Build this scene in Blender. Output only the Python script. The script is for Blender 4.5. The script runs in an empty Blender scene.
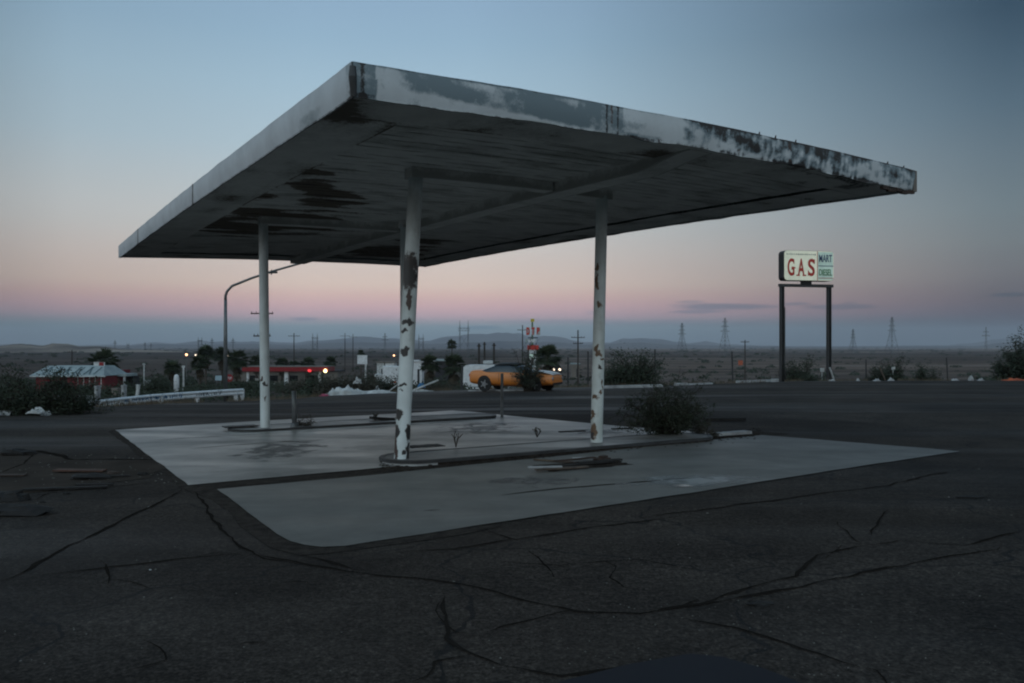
import bpy, math, random
from mathutils import Vector, Matrix, noise
random.seed(7)
R = math.radians
sc = bpy.context.scene
COL = sc.collection
FPX, CX, HY, CAMZ = 830.0, 512.0, 347.0, 1.6

# ------------------------------------------------------------------ helpers
def lin(*c):
    o = []
    for v in c:
        v /= 255.0
        o.append(v/12.92 if v <= .04045 else ((v+.055)/1.055)**2.4)
    return (*o, 1.0)

def interp(x, pts):
    if x <= pts[0][0]: return pts[0][1]
    for (a, va), (b, vb) in zip(pts, pts[1:]):
        if x <= b: return va+(vb-va)*(x-a)/(b-a)
    return pts[-1][1]

def smooth(t):
    t = max(0., min(1., t)); return t*t*(3-2*t)

def N(x, y, z=0, s=1.0): return noise.noise(Vector((x*s, y*s, z*s)))
def FB(x, y, z=0, s=1.0, o=4): return noise.fractal(Vector((x*s, y*s, z*s)), 1.0, 2.0, o)

class MB:
    def __init__(s): s.v = []; s.f = []
    def quad(s, a, b, c, d):
        n = len(s.v); s.v += [Vector(a), Vector(b), Vector(c), Vector(d)]; s.f.append((n, n+1, n+2, n+3)); return s
    def box(s, c, sz, rz=0., M=None, bev=0.):
        hx, hy, hz = sz[0]/2, sz[1]/2, sz[2]/2
        m = Matrix.Translation(c) @ Matrix.Rotation(rz, 4, 'Z')
        if M is not None: m = Matrix.Translation(c) @ M
        n = len(s.v)
        for z in (-hz, hz):
            for x, y in ((-hx, -hy), (hx, -hy), (hx, hy), (-hx, hy)):
                s.v.append(m @ Vector((x, y, z)))
        for f in ((0, 3, 2, 1), (4, 5, 6, 7), (0, 1, 5, 4), (1, 2, 6, 5), (2, 3, 7, 6), (3, 0, 4, 7)):
            s.f.append(tuple(n+i for i in f))
        return s
    def tube(s, pts, rad, seg=8, cap=True):
        pts = [Vector(p) for p in pts]
        if not hasattr(rad, '__len__'): rad = [rad]*len(pts)
        n0 = len(s.v); prev = None
        for i, p in enumerate(pts):
            d = (pts[min(i+1, len(pts)-1)]-pts[max(i-1, 0)])
            if d.length < 1e-9: d = Vector((0, 0, 1))
            d.normalize()
            if prev is None:
                u = d.cross(Vector((0, 0, 1)) if abs(d.z) < .9 else Vector((1, 0, 0))).normalized()
            else:
                u = prev-d*prev.dot(d); u.normalize()
            prev = u; w = d.cross(u)
            for k in range(seg):
                a = 2*math.pi*k/seg
                s.v.append(p+(u*math.cos(a)+w*math.sin(a))*rad[i])
        for i in range(len(pts)-1):
            for k in range(seg):
                a = n0+i*seg+k; b = n0+i*seg+(k+1) % seg
                s.f.append((a, b, b+seg, a+seg))
        if cap:
            s.f.append(tuple(n0+k for k in reversed(range(seg))))
            e = n0+(len(pts)-1)*seg
            s.f.append(tuple(e+k for k in range(seg)))
        return s
    def prism(s, poly, z0, z1, M=None):
        M = M or Matrix(); n = len(s.v); k = len(poly)
        for z in (z0, z1):
            for x, y in poly: s.v.append(M @ Vector((x, y, z)))
        s.f.append(tuple(n+i for i in reversed(range(k)))); s.f.append(tuple(n+k+i for i in range(k)))
        for i in range(k):
            j = (i+1) % k; s.f.append((n+i, n+j, n+k+j, n+k+i))
        return s
    def rock(s, c, r, sq=.6, seed=0., sx=1., seg=7):
        n = len(s.v); rings = 5
        for i in range(rings+1):
            t = math.pi*i/rings
            for k in range(seg):
                a = 2*math.pi*k/seg
                d = Vector((math.sin(t)*math.cos(a)*sx, math.sin(t)*math.sin(a), math.cos(t)*sq))
                q = 1+.5*noise.noise(d*1.9+Vector((seed, seed*1.3, 0)))+.35*noise.noise(d*5.5+Vector((seed, 1, seed)))
                s.v.append(Vector(c)+d*r*q)
        for i in range(rings):
            for k in range(seg):
                a = n+i*seg+k; b = n+i*seg+(k+1) % seg
                s.f.append((a, a+seg, b+seg, b))
        return s
    def build(s, name, mat, parent=None, smooth_=False, loc=None, bevel=0.):
        me = bpy.data.meshes.new(name); me.from_pydata([tuple(v) for v in s.v], [], s.f); me.update()
        me.materials.append(mat) if mat else None
        if smooth_: me.shade_smooth()
        o = bpy.data.objects.new(name, me); COL.objects.link(o)
        if parent is not None: o.parent = parent
        if loc is not None: o.location = loc
        if bevel:
            b = o.modifiers.new('bevel', 'BEVEL'); b.width = bevel; b.segments = 2; b.limit_method = 'ANGLE'
        return o

def tag(o, label=None, cat=None, group=None, kind=None):
    if label: o['label'] = label
    if cat: o['category'] = cat
    if group: o['group'] = group
    if kind: o['kind'] = kind
    elif cat and 'kind' not in o: o['kind'] = 'thing'
    return o

def empty(name, loc, label, cat, group=None, rz=0.):
    o = bpy.data.objects.new(name, None); o.empty_display_size = .3
    COL.objects.link(o); o.location = loc; o.rotation_euler = (0, 0, rz)
    return tag(o, label, cat, group)

def copy_tree(o, parent=None):
    c = o.copy(); COL.objects.link(c)
    if parent is not None:
        c.parent = parent; c.matrix_parent_inverse = o.matrix_parent_inverse.copy()
    for ch in list(o.children): copy_tree(ch, c)
    return c

# ------------------------------------------------------------------ materials
def newmat(name):
    m = bpy.data.materials.new(name); m.use_nodes = True
    nt = m.node_tree; b = nt.nodes['Principled BSDF']
    return m, nt, b

def nn(nt, t, **kw):
    n = nt.nodes.new(t)
    for k, v in kw.items(): setattr(n, k, v)
    return n

def ramp(nt, fac, stops, interp_='LINEAR'):
    r = nn(nt, 'ShaderNodeValToRGB'); r.color_ramp.interpolation = interp_
    e = r.color_ramp.elements
    while len(e) > 1: e.remove(e[-1])
    e[0].position = stops[0][0]; e[0].color = stops[0][1]
    for p, c in stops[1:]:
        x = e.new(p); x.color = c
    if fac is not None: nt.links.new(fac, r.inputs[0])
    return r

def mixc(nt, fac, a, b, bt='MIX'):
    m = nn(nt, 'ShaderNodeMix', data_type='RGBA', blend_type=bt)
    for s, v in ((m.inputs[0], fac), (m.inputs[6], a), (m.inputs[7], b)):
        if hasattr(v, 'links'): nt.links.new(v, s)
        else: s.default_value = v
    return m.outputs[2]

def mth(nt, op, a, b=None, c=None, clamp=False):
    m = nn(nt, 'ShaderNodeMath', operation=op); m.use_clamp = clamp
    for s, v in zip(m.inputs, (a, b, c)):
        if v is None: continue
        if hasattr(v, 'links'): nt.links.new(v, s)
        else: s.default_value = v
    return m.outputs[0]

def g(v, a=1.0): return (v, v, v, a)

def coord(nt, world=False, scale=None):
    if world:
        o = nn(nt, 'ShaderNodeNewGeometry').outputs['Position']
    else:
        o = nn(nt, 'ShaderNodeTexCoord').outputs['Object']
    if scale:
        mp = nn(nt, 'ShaderNodeMapping'); mp.inputs['Scale'].default_value = scale
        nt.links.new(o, mp.inputs[0]); o = mp.outputs[0]
    return o

def noi(nt, co, scale, detail=5, rough=.55, dist=0.):
    n = nn(nt, 'ShaderNodeTexNoise'); n.inputs['Scale'].default_value = scale
    n.inputs['Detail'].default_value = detail; n.inputs['Roughness'].default_value = rough
    n.inputs['Distortion'].default_value = dist
    nt.links.new(co, n.inputs['Vector']); return n.outputs['Fac']

def bump(nt, b, h, strength=.3, dist=.01):
    bp = nn(nt, 'ShaderNodeBump'); bp.inputs['Strength'].default_value = strength
    bp.inputs['Distance'].default_value = dist
    nt.links.new(h, bp.inputs['Height']); nt.links.new(bp.outputs[0], b.inputs['Normal'])

def mat(name, c1, c2=None, scale=3., rough=.7, metal=0., bs=0., bd=.01, spec=.4, lo=.35, hi=.65, world=False, detail=5):
    m, nt, b = newmat(name)
    b.inputs['Roughness'].default_value = rough; b.inputs['Metallic'].default_value = metal
    b.inputs['Specular IOR Level'].default_value = spec
    c1 = (*c1, 1.) if len(c1) == 3 else c1
    c2 = c2 or tuple(x*.7 for x in c1[:3]); c2 = (*c2[:3], 1.)
    co = coord(nt, world)
    n = noi(nt, co, scale, detail)
    r = ramp(nt, n, [(lo, c1), (hi, c2)])
    nt.links.new(r.outputs[0], b.inputs['Base Color'])
    if bs: bump(nt, b, noi(nt, co, scale*6, 4), bs, bd)
    return m

M = {}
M['white'] = mat('white_paint', (.66, .69, .7), (.5, .53, .54), 2.5, .5, bs=.1)
M['whitedull'] = mat('dull_white', (.55, .58, .58), (.3, .31, .3), 2., .7, bs=.3, bd=.03)
M['steel'] = mat('grey_steel', (.14, .15, .155), (.09, .1, .1), 5, .45, .4)
M['darksteel'] = mat('dark_steel', (.045, .048, .05), (.03, .03, .03), 5, .55, .2)
M['rust'] = mat('rusty_steel', (.055, .034, .025), (.028, .02, .016), 8, .85, bs=.4)
M['wood'] = mat('weathered_wood', (.13, .10, .075), (.07, .055, .045), 9, .85, bs=.4)
M['polewood'] = mat('pole_wood', (.05, .042, .036), (.03, .027, .024), 4, .9)
M['trunk'] = mat('palm_trunk', (.075, .06, .045), (.04, .033, .026), 6, .9, bs=.5)
M['skirt'] = mat('dead_fronds', (.07, .057, .036), (.035, .03, .02), 3, .9)
M['frond'] = mat('palm_fronds', (.045, .062, .03), (.025, .04, .02), 1.5, .7)
M['leaf'] = mat('bush_leaves', (.030, .042, .022), (.018, .026, .015), 4, .8)
M['leaf2'] = mat('dry_bush_leaves', (.062, .056, .038), (.035, .033, .024), 4, .85)
M['twig'] = mat('bush_twigs', (.04, .032, .024), (.02, .017, .013), 9, .9)
M['drygrass'] = mat('dry_brush', (.14, .11, .075), (.07, .058, .042), 2, .9)
M['red'] = mat('red_paint', (.24, .010, .014), (.18, .008, .012), 2, .5)
M['redwall'] = mat('red_siding', (.17, .02, .026), (.11, .014, .018), 2, .7)
M['orange'] = mat('orange_car_paint', (.58, .19, .035), (.52, .17, .03), 1, .32, spec=.6)
M['hoodsheen'] = mat('hood_sky_sheen', (.5, .5, .48), (.4, .4, .4), 2, .35, .3)  # sky reflected on top of the hood, painted into its colour
M['tyre'] = mat('tyre_rubber', (.02, .02, .021), (.015, .015, .015), 8, .8)
M['rim'] = mat('alloy_rim', (.26, .27, .28), (.2, .2, .21), 6, .45, .5)
M['glass'] = mat('dark_glass', (.015, .018, .02), (.012, .014, .016), 2, .12, spec=.8)
M['black'] = mat('black_trim', (.018, .018, .019), (.012, .012, .012), 6, .6)
M['blue'] = mat('blue_tarp', (.03, .16, .32), (.02, .10, .22), 5, .5)
M['bluepaint'] = mat('blue_spray_paint', (.05, .16, .28), (.04, .11, .2), 9, .6)
M['greypaint'] = mat('grey_spray_paint', (.1, .13, .15), (.07, .09, .1), 9, .6)
M['pink'] = mat('pink_cloth', (.4, .06, .12), (.25, .04, .08), 5, .8)
M['orangeplastic'] = mat('orange_plastic', (.42, .09, .03), (.26, .06, .025), 3, .6)
M['letterred'] = mat('sign_red', (.50, .035, .02), (.42, .03, .02), 4, .5)
M['letterblue'] = mat('sign_blue', (.03, .07, .16), (.03, .06, .13), 4, .5)
M['lettergreen'] = mat('sign_green', (.05, .20, .07), (.04, .16, .06), 4, .5)
M['yellow'] = mat('sign_yellow', (.55, .45, .03), (.45, .36, .03), 4, .5)
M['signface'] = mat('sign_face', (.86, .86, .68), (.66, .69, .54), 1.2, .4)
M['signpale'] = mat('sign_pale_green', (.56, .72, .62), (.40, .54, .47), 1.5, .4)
for nm_, e_ in (('signface', .20), ('signpale', .17)):  # faint emission added to brighten the sign panels
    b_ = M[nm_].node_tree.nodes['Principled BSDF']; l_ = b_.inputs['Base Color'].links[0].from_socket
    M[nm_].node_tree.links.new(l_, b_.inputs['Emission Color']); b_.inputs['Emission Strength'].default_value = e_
M['gravel'] = mat('dirt_gravel', (.05, .042, .035), (.022, .019, .017), 9, .95, spec=.05, bs=.8, bd=.03, world=True, detail=8)
M['dirt'] = mat('brown_dirt', (.052, .042, .034), (.028, .023, .019), 1.1, .95, spec=.05, bs=.5, bd=.02, world=True)
M['crack'] = mat('crack_fill', (.0165, .014, .012), (.021, .018, .0155), 6, .95, world=True, spec=0.)
M['patch'] = mat('sealed_patch', (.015, .016, .020), (.018, .019, .023), 1.3, .75, world=True, spec=.15)
M['kerbwhite'] = mat('worn_white_kerb', (.38, .4, .4), (.2, .2, .2), 2.2, .8, bs=.3)
M['roofpale'] = mat('pale_roof', (.30, .36, .36), (.22, .27, .28), .9, .8)
M['roofmark'] = mat('roof_marks', (.06, .10, .11), (.09, .13, .14), 1.5, .8)
M['tan'] = mat('tan_wall', (.17, .15, .13), (.13, .12, .105), .6, .85)
M['darkroof'] = mat('dark_shed', (.03, .03, .034), (.022, .022, .025), 1, .8)
M['wet'] = mat('pale_stain', (.155, .165, .16), (.118, .124, .12), 3, .4, world=True, spec=.6)
M['puddle'] = mat('puddle_water', (.11, .12, .125), (.09, .1, .105), 2, .12, world=True, spec=.5)

def fade(m, sc_=3., edge=.9):
    nt = m.node_tree; b = nt.nodes['Principled BSDF']; gc = nn(nt, 'ShaderNodeTexCoord').outputs['Generated']
    sp = nn(nt, 'ShaderNodeSeparateXYZ'); nt.links.new(gc, sp.inputs[0])
    u = mth(nt, 'MULTIPLY_ADD', sp.outputs[0], 2., -1.); v = mth(nt, 'MULTIPLY_ADD', sp.outputs[1], 2., -1.)
    d = mth(nt, 'SQRT', mth(nt, 'ADD', mth(nt, 'MULTIPLY', u, u), mth(nt, 'MULTIPLY', v, v)))
    n = noi(nt, coord(nt, True), sc_, 7, .65, .6)
    q = mth(nt, 'ADD', mth(nt, 'SUBTRACT', edge, d), mth(nt, 'MULTIPLY_ADD', n, 2.6, -1.45))
    nt.links.new(mth(nt, 'MULTIPLY', q, 1.6, clamp=True), b.inputs['Alpha'])
fade(M['wet'], 2.6, .95); fade(M['puddle'], 5., .8)
M['tarstain'] = mat('oil_stain', (.055, .056, .055), (.045, .046, .045), 3, .5, world=True); fade(M['tarstain'], 3.2, .7)
def emit(name, c, s):
    m, nt, b = newmat(name)
    b.inputs['Base Color'].default_value = c; b.inputs['Emission Color'].default_value = c
    b.inputs['Emission Strength'].default_value = s; return m
M['lampwarm'] = emit('warm_lamp', (1., .55, .3, 1), 3.2)
M['lampwhite'] = emit('white_lamp', (1., .8, .6, 1), 2.2)
M['lampyellow'] = emit('yellow_lamp', (1., .78, .35, 1), 4.)
M['lampred'] = emit('red_lamp', (.9, .05, .06, 1), 1.0)

# asphalt
def asphalt():
    m, nt, b = newmat('old_asphalt')
    co = coord(nt, True)
    big = noi(nt, co, .16, 6, .6, .6); mid = noi(nt, co, .75, 7, .62, .3); fine = noi(nt, co, 60, 3, .7)
    base = ramp(nt, big, [(.34, (.0190, .0158, .0132, 1)), (.5, (.0335, .0278, .0230, 1)), (.66, (.0450, .0372, .0306, 1))]).outputs[0]
    c = mixc(nt, .8, base, ramp(nt, mid, [(.34, g(.28)), (.66, g(.68))]).outputs[0], 'OVERLAY')
    c = mixc(nt, .8, c, ramp(nt, fine, [(.36, g(.2)), (.66, g(.85))]).outputs[0], 'OVERLAY')
    med = noi(nt, co, 14, 4, .7)
    c = mixc(nt, .5, c, ramp(nt, med, [(.40, g(.22)), (.62, g(.78))]).outputs[0], 'OVERLAY')
    gr2 = noi(nt, co, 34, 2, .5)
    c = mixc(nt, .5, c, ramp(nt, gr2, [(.38, g(.18)), (.64, g(.85))]).outputs[0], 'OVERLAY')
    # pale aggregate specks
    vo = nn(nt, 'ShaderNodeTexVoronoi'); vo.inputs['Scale'].default_value = 26; nt.links.new(co, vo.inputs['Vector'])
    sp = mth(nt, 'LESS_THAN', vo.outputs['Distance'], .085)
    wn = nn(nt, 'ShaderNodeTexWhiteNoise'); nt.links.new(vo.outputs['Position'], wn.inputs['Vector'])
    sp = mth(nt, 'MULTIPLY', sp, mth(nt, 'GREATER_THAN', wn.outputs['Value'], .88))
    c = mixc(nt, mth(nt, 'MULTIPLY', sp, .6), c, (.12, .12, .12, 1))
    # crackle lines
    d = nn(nt, 'ShaderNodeMapping'); d.inputs['Scale'].default_value = (1, 1, 1); nt.links.new(co, d.inputs[0])
    w = nn(nt, 'ShaderNodeTexNoise'); w.inputs['Scale'].default_value = 1.1; w.inputs['Detail'].default_value = 6
    nt.links.new(co, w.inputs['Vector'])
    va = nn(nt, 'ShaderNodeVectorMath', operation='MULTIPLY_ADD'); nt.links.new(w.outputs['Color'], va.inputs[0])
    va.inputs[1].default_value = (1.1, 1.1, 1.1); nt.links.new(co, va.inputs[2])
    ve = nn(nt, 'ShaderNodeTexVoronoi', feature='DISTANCE_TO_EDGE'); ve.inputs['Scale'].default_value = .42
    nt.links.new(va.outputs[0], ve.inputs['Vector'])
    cr = mth(nt, 'LESS_THAN', ve.outputs['Distance'], mth(nt, 'MULTIPLY', mid, .012))
    cr = mth(nt, 'MULTIPLY', cr, mth(nt, 'GREATER_THAN', big, .42))
    c = mixc(nt, mth(nt, 'MULTIPLY', cr, .8), c, (.011, .011, .011, 1))
    nt.links.new(c, b.inputs['Base Color'])
    lm = nn(nt, 'ShaderNodeMapping'); lm.inputs['Scale'].default_value = (.035, .30, 1); lm.inputs['Rotation'].default_value = (0, 0, R(4)); nt.links.new(co, lm.inputs[0])
    ln = noi(nt, lm.outputs[0], 1.0, 7, .6, .5)
    nt.links.new(ramp(nt, ln, [(.46, g(.92)), (.62, g(.58))]).outputs[0], b.inputs['Roughness'])
    b.inputs['Specular IOR Level'].default_value = .10
    h = mth(nt, 'ADD', mth(nt, 'MULTIPLY', fine, .5), mth(nt, 'MULTIPLY', cr, -1.5))
    bump(nt, b, mth(nt, 'ADD', h, mth(nt, 'MULTIPLY', mid, 1.2)), .5, .012)
    return m
M['asphalt'] = asphalt()

def concrete(name, c1, c2, rough, streak=(.5, .9, 1)):
    m, nt, b = newmat(name)
    co = coord(nt, True)
    rot = nn(nt, 'ShaderNodeMapping'); rot.inputs['Rotation'].default_value = (0, 0, R(-32.3)); rot.inputs['Scale'].default_value = (.35, .9, 1)
    nt.links.new(co, rot.inputs[0])
    big = noi(nt, rot.outputs[0], 1.0, 7, .62, .4); mid = noi(nt, co, 2.4, 7, .6); fine = noi(nt, co, 45, 3, .7)
    c = ramp(nt, big, [(.32, c2), (.62, c1)]).outputs[0]
    c = mixc(nt, .45, c, ramp(nt, mid, [(.3, g(.3)), (.7, g(.65))]).outputs[0], 'OVERLAY')
    c = mixc(nt, .25, c, ramp(nt, fine, [(.3, g(.35)), (.7, g(.65))]).outputs[0], 'OVERLAY')
    nt.links.new(c, b.inputs['Base Color'])
    r = ramp(nt, big, [(.3, g(rough+.22)), (.65, g(rough))]).outputs[0]
    nt.links.new(r, b.inputs['Roughness']); b.inputs['Specular IOR Level'].default_value = .4
    bump(nt, b, mth(nt, 'ADD', mth(nt, 'MULTIPLY', fine, .4), mid), .25, .008)
    return m
M['pad'] = concrete('concrete_pad', (.134, .130, .116, 1), (.106, .104, .094, 1), .5)
M['pad2'] = concrete('worn_concrete_pad', (.262, .255, .236, 1), (.145, .141, .13, 1), .34)
M['island'] = concrete('island_concrete', (.21, .21, .2, 1), (.07, .07, .068, 1), .42)

def desert():
    m, nt, b = newmat('desert_scrub')
    co = coord(nt, True)
    s1 = nn(nt, 'ShaderNodeMapping'); s1.inputs['Scale'].default_value = (.22, 1, 1); nt.links.new(co, s1.inputs[0])
    a = noi(nt, s1.outputs[0], .006, 8, .62, .5); c1 = noi(nt, s1.outputs[0], .05, 8, .65, .3); c2 = noi(nt, co, .7, 6, .6)
    c = ramp(nt, a, [(.38, (.042, .032, .027, 1)), (.5, (.118, .084, .064, 1)), (.6, (.185, .145, .122, 1))]).outputs[0]
    c = mixc(nt, .7, c, ramp(nt, c1, [(.36, g(.15)), (.6, g(.65))]).outputs[0], 'OVERLAY')
    c = mixc(nt, .5, c, ramp(nt, c2, [(.36, g(.2)), (.62, g(.65))]).outputs[0], 'OVERLAY')
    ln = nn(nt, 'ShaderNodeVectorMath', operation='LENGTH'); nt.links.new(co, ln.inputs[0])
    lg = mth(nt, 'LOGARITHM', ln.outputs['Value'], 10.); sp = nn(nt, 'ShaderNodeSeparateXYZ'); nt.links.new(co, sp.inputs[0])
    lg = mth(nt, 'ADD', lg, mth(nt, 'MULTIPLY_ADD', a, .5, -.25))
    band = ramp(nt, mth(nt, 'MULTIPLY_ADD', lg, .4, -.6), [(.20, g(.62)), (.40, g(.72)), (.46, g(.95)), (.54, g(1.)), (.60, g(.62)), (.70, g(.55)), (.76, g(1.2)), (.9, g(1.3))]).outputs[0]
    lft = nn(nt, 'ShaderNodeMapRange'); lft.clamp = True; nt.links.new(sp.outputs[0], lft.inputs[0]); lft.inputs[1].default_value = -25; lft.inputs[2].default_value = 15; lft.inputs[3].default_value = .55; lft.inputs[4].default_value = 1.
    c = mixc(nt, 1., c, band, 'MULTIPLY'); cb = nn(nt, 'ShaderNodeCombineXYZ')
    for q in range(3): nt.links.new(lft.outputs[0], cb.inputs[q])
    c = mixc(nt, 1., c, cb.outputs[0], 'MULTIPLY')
    nt.links.new(c, b.inputs['Base Color']); b.inputs['Roughness'].default_value = .95
    b.inputs['Specular IOR Level'].default_value = .1
    bump(nt, b, c2, .6, .15)
    return m
M['desert'] = desert()
M['mount'] = mat('mountain_rock', (.055, .05, .055), (.12, .105, .10), .0012, 1., world=True, spec=0., detail=9)
M['hill'] = mat('sandy_hills', (.30, .25, .205), (.085, .07, .062), .006, 1., world=True, spec=0., detail=9)

def wearmat(name, paint, grime, rust, rough=.5):
    m, nt, b = newmat(name)
    at = nn(nt, 'ShaderNodeVertexColor'); at.layer_name = 'wear'
    sp = nn(nt, 'ShaderNodeSeparateColor'); nt.links.new(at.outputs[0], sp.inputs[0])
    co = coord(nt, True)
    n1 = noi(nt, co, 14, 7, .7); n2 = noi(nt, co, 55, 4, .7); n3 = noi(nt, co, 2.2, 5, .6)
    nmix = mth(nt, 'ADD', mth(nt, 'MULTIPLY', n1, .65), mth(nt, 'MULTIPLY', n2, .35))
    def mask(ch, w=.09):
        d = mth(nt, 'ADD', ch, mth(nt, 'MULTIPLY_ADD', nmix, 1.3, -.65))
        mr = nn(nt, 'ShaderNodeMapRange'); mr.clamp = True
        nt.links.new(d, mr.inputs[0]); mr.inputs[1].default_value = .5-w; mr.inputs[2].default_value = .5+w
        return mr.outputs[0]
    p = mixc(nt, ramp(nt, n3, [(.35, g(0)), (.7, g(1))]).outputs[0], paint, tuple(x*.8 for x in paint[:3])+(1,))
    c = mixc(nt, mask(sp.outputs[1], .22), p, grime)
    rc = mixc(nt, n1, tuple(x*.5 for x in rust[:3])+(1,), rust)
    c = mixc(nt, mask(sp.outputs[0]), c, rc)
    c = mixc(nt, mask(sp.outputs[2], .12), c, (.012, .012, .012, 1))
    nt.links.new(c, b.inputs['Base Color']); b.inputs['Roughness'].default_value = rough
    bump(nt, b, mth(nt, 'SUBTRACT', nmix, mask(sp.outputs[0])), .25, .006)
    return m
M['fascia'] = wearmat('weathered_fascia', (.56, .61, .63, 1), (.15, .205, .23, 1), (.09, .052, .038, 1))
M['fasciaclean'] = wearmat('painted_fascia', (.52, .57, .60, 1), (.24, .29, .31, 1), (.12, .07, .05, 1))
M['column'] = wearmat('peeling_column_paint', (.60, .67, .67, 1), (.42, .47, .46, 1), (.055, .028, .02, 1), .45)
M['column2'] = wearmat('rust_flecked_paint', (.60, .67, .66, 1), (.42, .47, .45, 1), (.15, .085, .04, 1), .45)
M['soffit'] = wearmat('soffit_boards', (.78, .79, .77, 1), (.42, .43, .41, 1), (.17, .135, .105, 1), .7)

# ------------------------------------------------------------------ ground shape
EDGE = [(-400, 17), (-200, 18), (0, 21.5), (100, 27), (180, 32), (240, 35.5), (300, 37.5), (330, 43), (420, 46), (600, 46), (700, 50), (800, 54), (1024, 56), (1300, 60)]
def az_px(az): return CX+FPX*math.tan(max(-1.15, min(1.15, az)))
def edge_r(az):
    a = max(-1.0, min(1.0, az)); r = interp(az_px(a), EDGE)/math.cos(a)
    r += .55*N(az*38, 0, 3)+.35*N(az*150, 0, 5)
    if az < -1.0: r = r+(70-r)*smooth((-1.0-az)/1.0)
    if az > 1.0: r = r+(70-r)*smooth((az-1.0)/1.0)
    return r
def slope(az): return interp(max(-.8, min(.8, math.tan(max(-1., min(1., az))))), [(-.33, .045), (0, .026), (.35, .018)])
def lot_z(x, y):
    az = math.atan2(x, y); q = max(0., y-17.)
    return -slope(az)*(q*q/(q+3.)) + .012*FB(x, y, 0, .11, 3)
def ground_z(x, y):
    az = math.atan2(x, y); r = math.hypot(x, y); re = edge_r(az)
    if r <= re+.3: return lot_z(x, y)-.07
    ex, ey = math.sin(az)*re, math.cos(az)*re
    ze = lot_z(ex, ey)
    t = (r-re)/max(10., 195-re)
    if t < 1: z = (ze-.38) + (-7.9-(ze-.38))*t
    else: z = -7.9-1.4*smooth((r-195)/300.)
    z = (ze-.07)+(z-(ze-.07))*smooth((r-re-.3)/2.5)
    amp = min(.35, .02+.004*(r-re)) if r < 400 else min(5., .35+(r-400)*.0012)
    return z + amp*FB(x, y, 3, .06 if r < 400 else .0022, 4)

def ray(px, py): return Vector(((px-CX)/FPX, 1., (HY-py)/FPX))
def at(px, Y, z=None, py=None):
    x = (px-CX)/FPX*Y
    if py is not None: z = CAMZ+(HY-py)/FPX*Y
    if z is None: z = ground_z(x, Y)
    return Vector((x, Y, z))
def onlot(px, py, f=lot_z, off=0.):
    y0 = 1.0
    Y = 2.0
    while Y < 400:
        if CAMZ+(HY-py)/FPX*Y < f((px-CX)/FPX*Y, Y): break
        y0 = Y; Y *= 1.03
    a, b = y0, Y
    for _ in range(30):
        m = (a+b)/2
        if CAMZ+(HY-py)/FPX*m < f((px-CX)/FPX*m, m): b = m
        else: a = m
    x = (px-CX)/FPX*a
    return Vector((x, a, f(x, a)+off))
def proj(p): return CX+FPX*p.x/p.y, HY-FPX*(p.z-CAMZ)/p.y

def az_list(step_in, step_out):
    out = []; a = -180.
    while a < 180-1e-6:
        out.append(R(a)); a += step_in if -42 <= a < 42 else step_out
    return out

# desert terrain, one sheet to the horizon
def polar(name, azs, radf, zf, m, kind='structure'):
    vs = []; fs = []; rows = [radf(a) for a in azs]; k = len(rows[0])
    c0 = (0, 0, zf(0, .001)); vs.append(c0)
    for a, rr in zip(azs, rows):
        for r in rr:
            x, y = math.sin(a)*r, math.cos(a)*r; vs.append((x, y, zf(x, y)))
    n = len(azs)
    for i in range(n):
        j = (i+1) % n; A = 1+i*k; B = 1+j*k
        fs.append((0, B, A))
        for q in range(k-1): fs.append((A+q, B+q, B+q+1, A+q+1))
    me = bpy.data.meshes.new(name); me.from_pydata(vs, [], fs); me.update(); me.materials.append(m); me.shade_smooth()
    o = bpy.data.objects.new(name, me); COL.objects.link(o)
    tag(o, kind=kind); return o
rt = [1.5*1.075**i for i in range(130)]
rt = [r for r in rt if r < 15500]
def rad_terrain(a):
    re = edge_r(a)
    pre = [re*t/6 for t in range(1, 6)]+[re, re+.3, re+1., re+2., re+3., re+4.5]
    r = re+7; out = list(pre)
    for i in range(100): out.append(re+7+(16000-re-7)*((math.exp(i/99*6.4)-1)/(math.exp(6.4)-1)))
    return out
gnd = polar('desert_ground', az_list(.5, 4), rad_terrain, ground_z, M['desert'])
lot = polar('asphalt_lot', az_list(.25, 4), lambda a: [edge_r(a)*(i/44)**1.0*(1+.004*math.sin(a*90)) for i in range(1, 45)], lot_z, M['asphalt'])

def sheet(name, poly, off, m, cuts=26, kind='structure', parent=None, zf=lot_z):
    """flat polygon draped on the lot"""
    import bmesh
    bm = bmesh.new()
    vs = [bm.verts.new((p.x, p.y, 0)) for p in poly]; bm.faces.new(vs)
    xs = [p.x for p in poly]; ys = [p.y for p in poly]
    for ax, lo, hi in ((0, min(xs), max(xs)), (1, min(ys), max(ys))):
        k = max(1, int((hi-lo)/.6))
        for i in range(1, k):
            co = [0, 0, 0]; no = [0, 0, 0]; co[ax] = lo+(hi-lo)*i/k; no[ax] = 1
            bmesh.ops.bisect_plane(bm, geom=bm.verts[:]+bm.edges[:]+bm.faces[:], plane_co=co, plane_no=no)
    for v in bm.verts: v.co.z = zf(v.co.x, v.co.y)+off
    bmesh.ops.recalc_face_normals(bm, faces=bm.faces)
    me = bpy.data.meshes.new(name); bm.to_mesh(me); bm.free()
    if me.polygons and me.polygons[0].normal.z < 0: me.flip_normals()
    me.materials.append(m)
    o = bpy.data.objects.new(name, me); COL.objects.link(o)
    if kind: tag(o, kind=kind)
    return o

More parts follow.
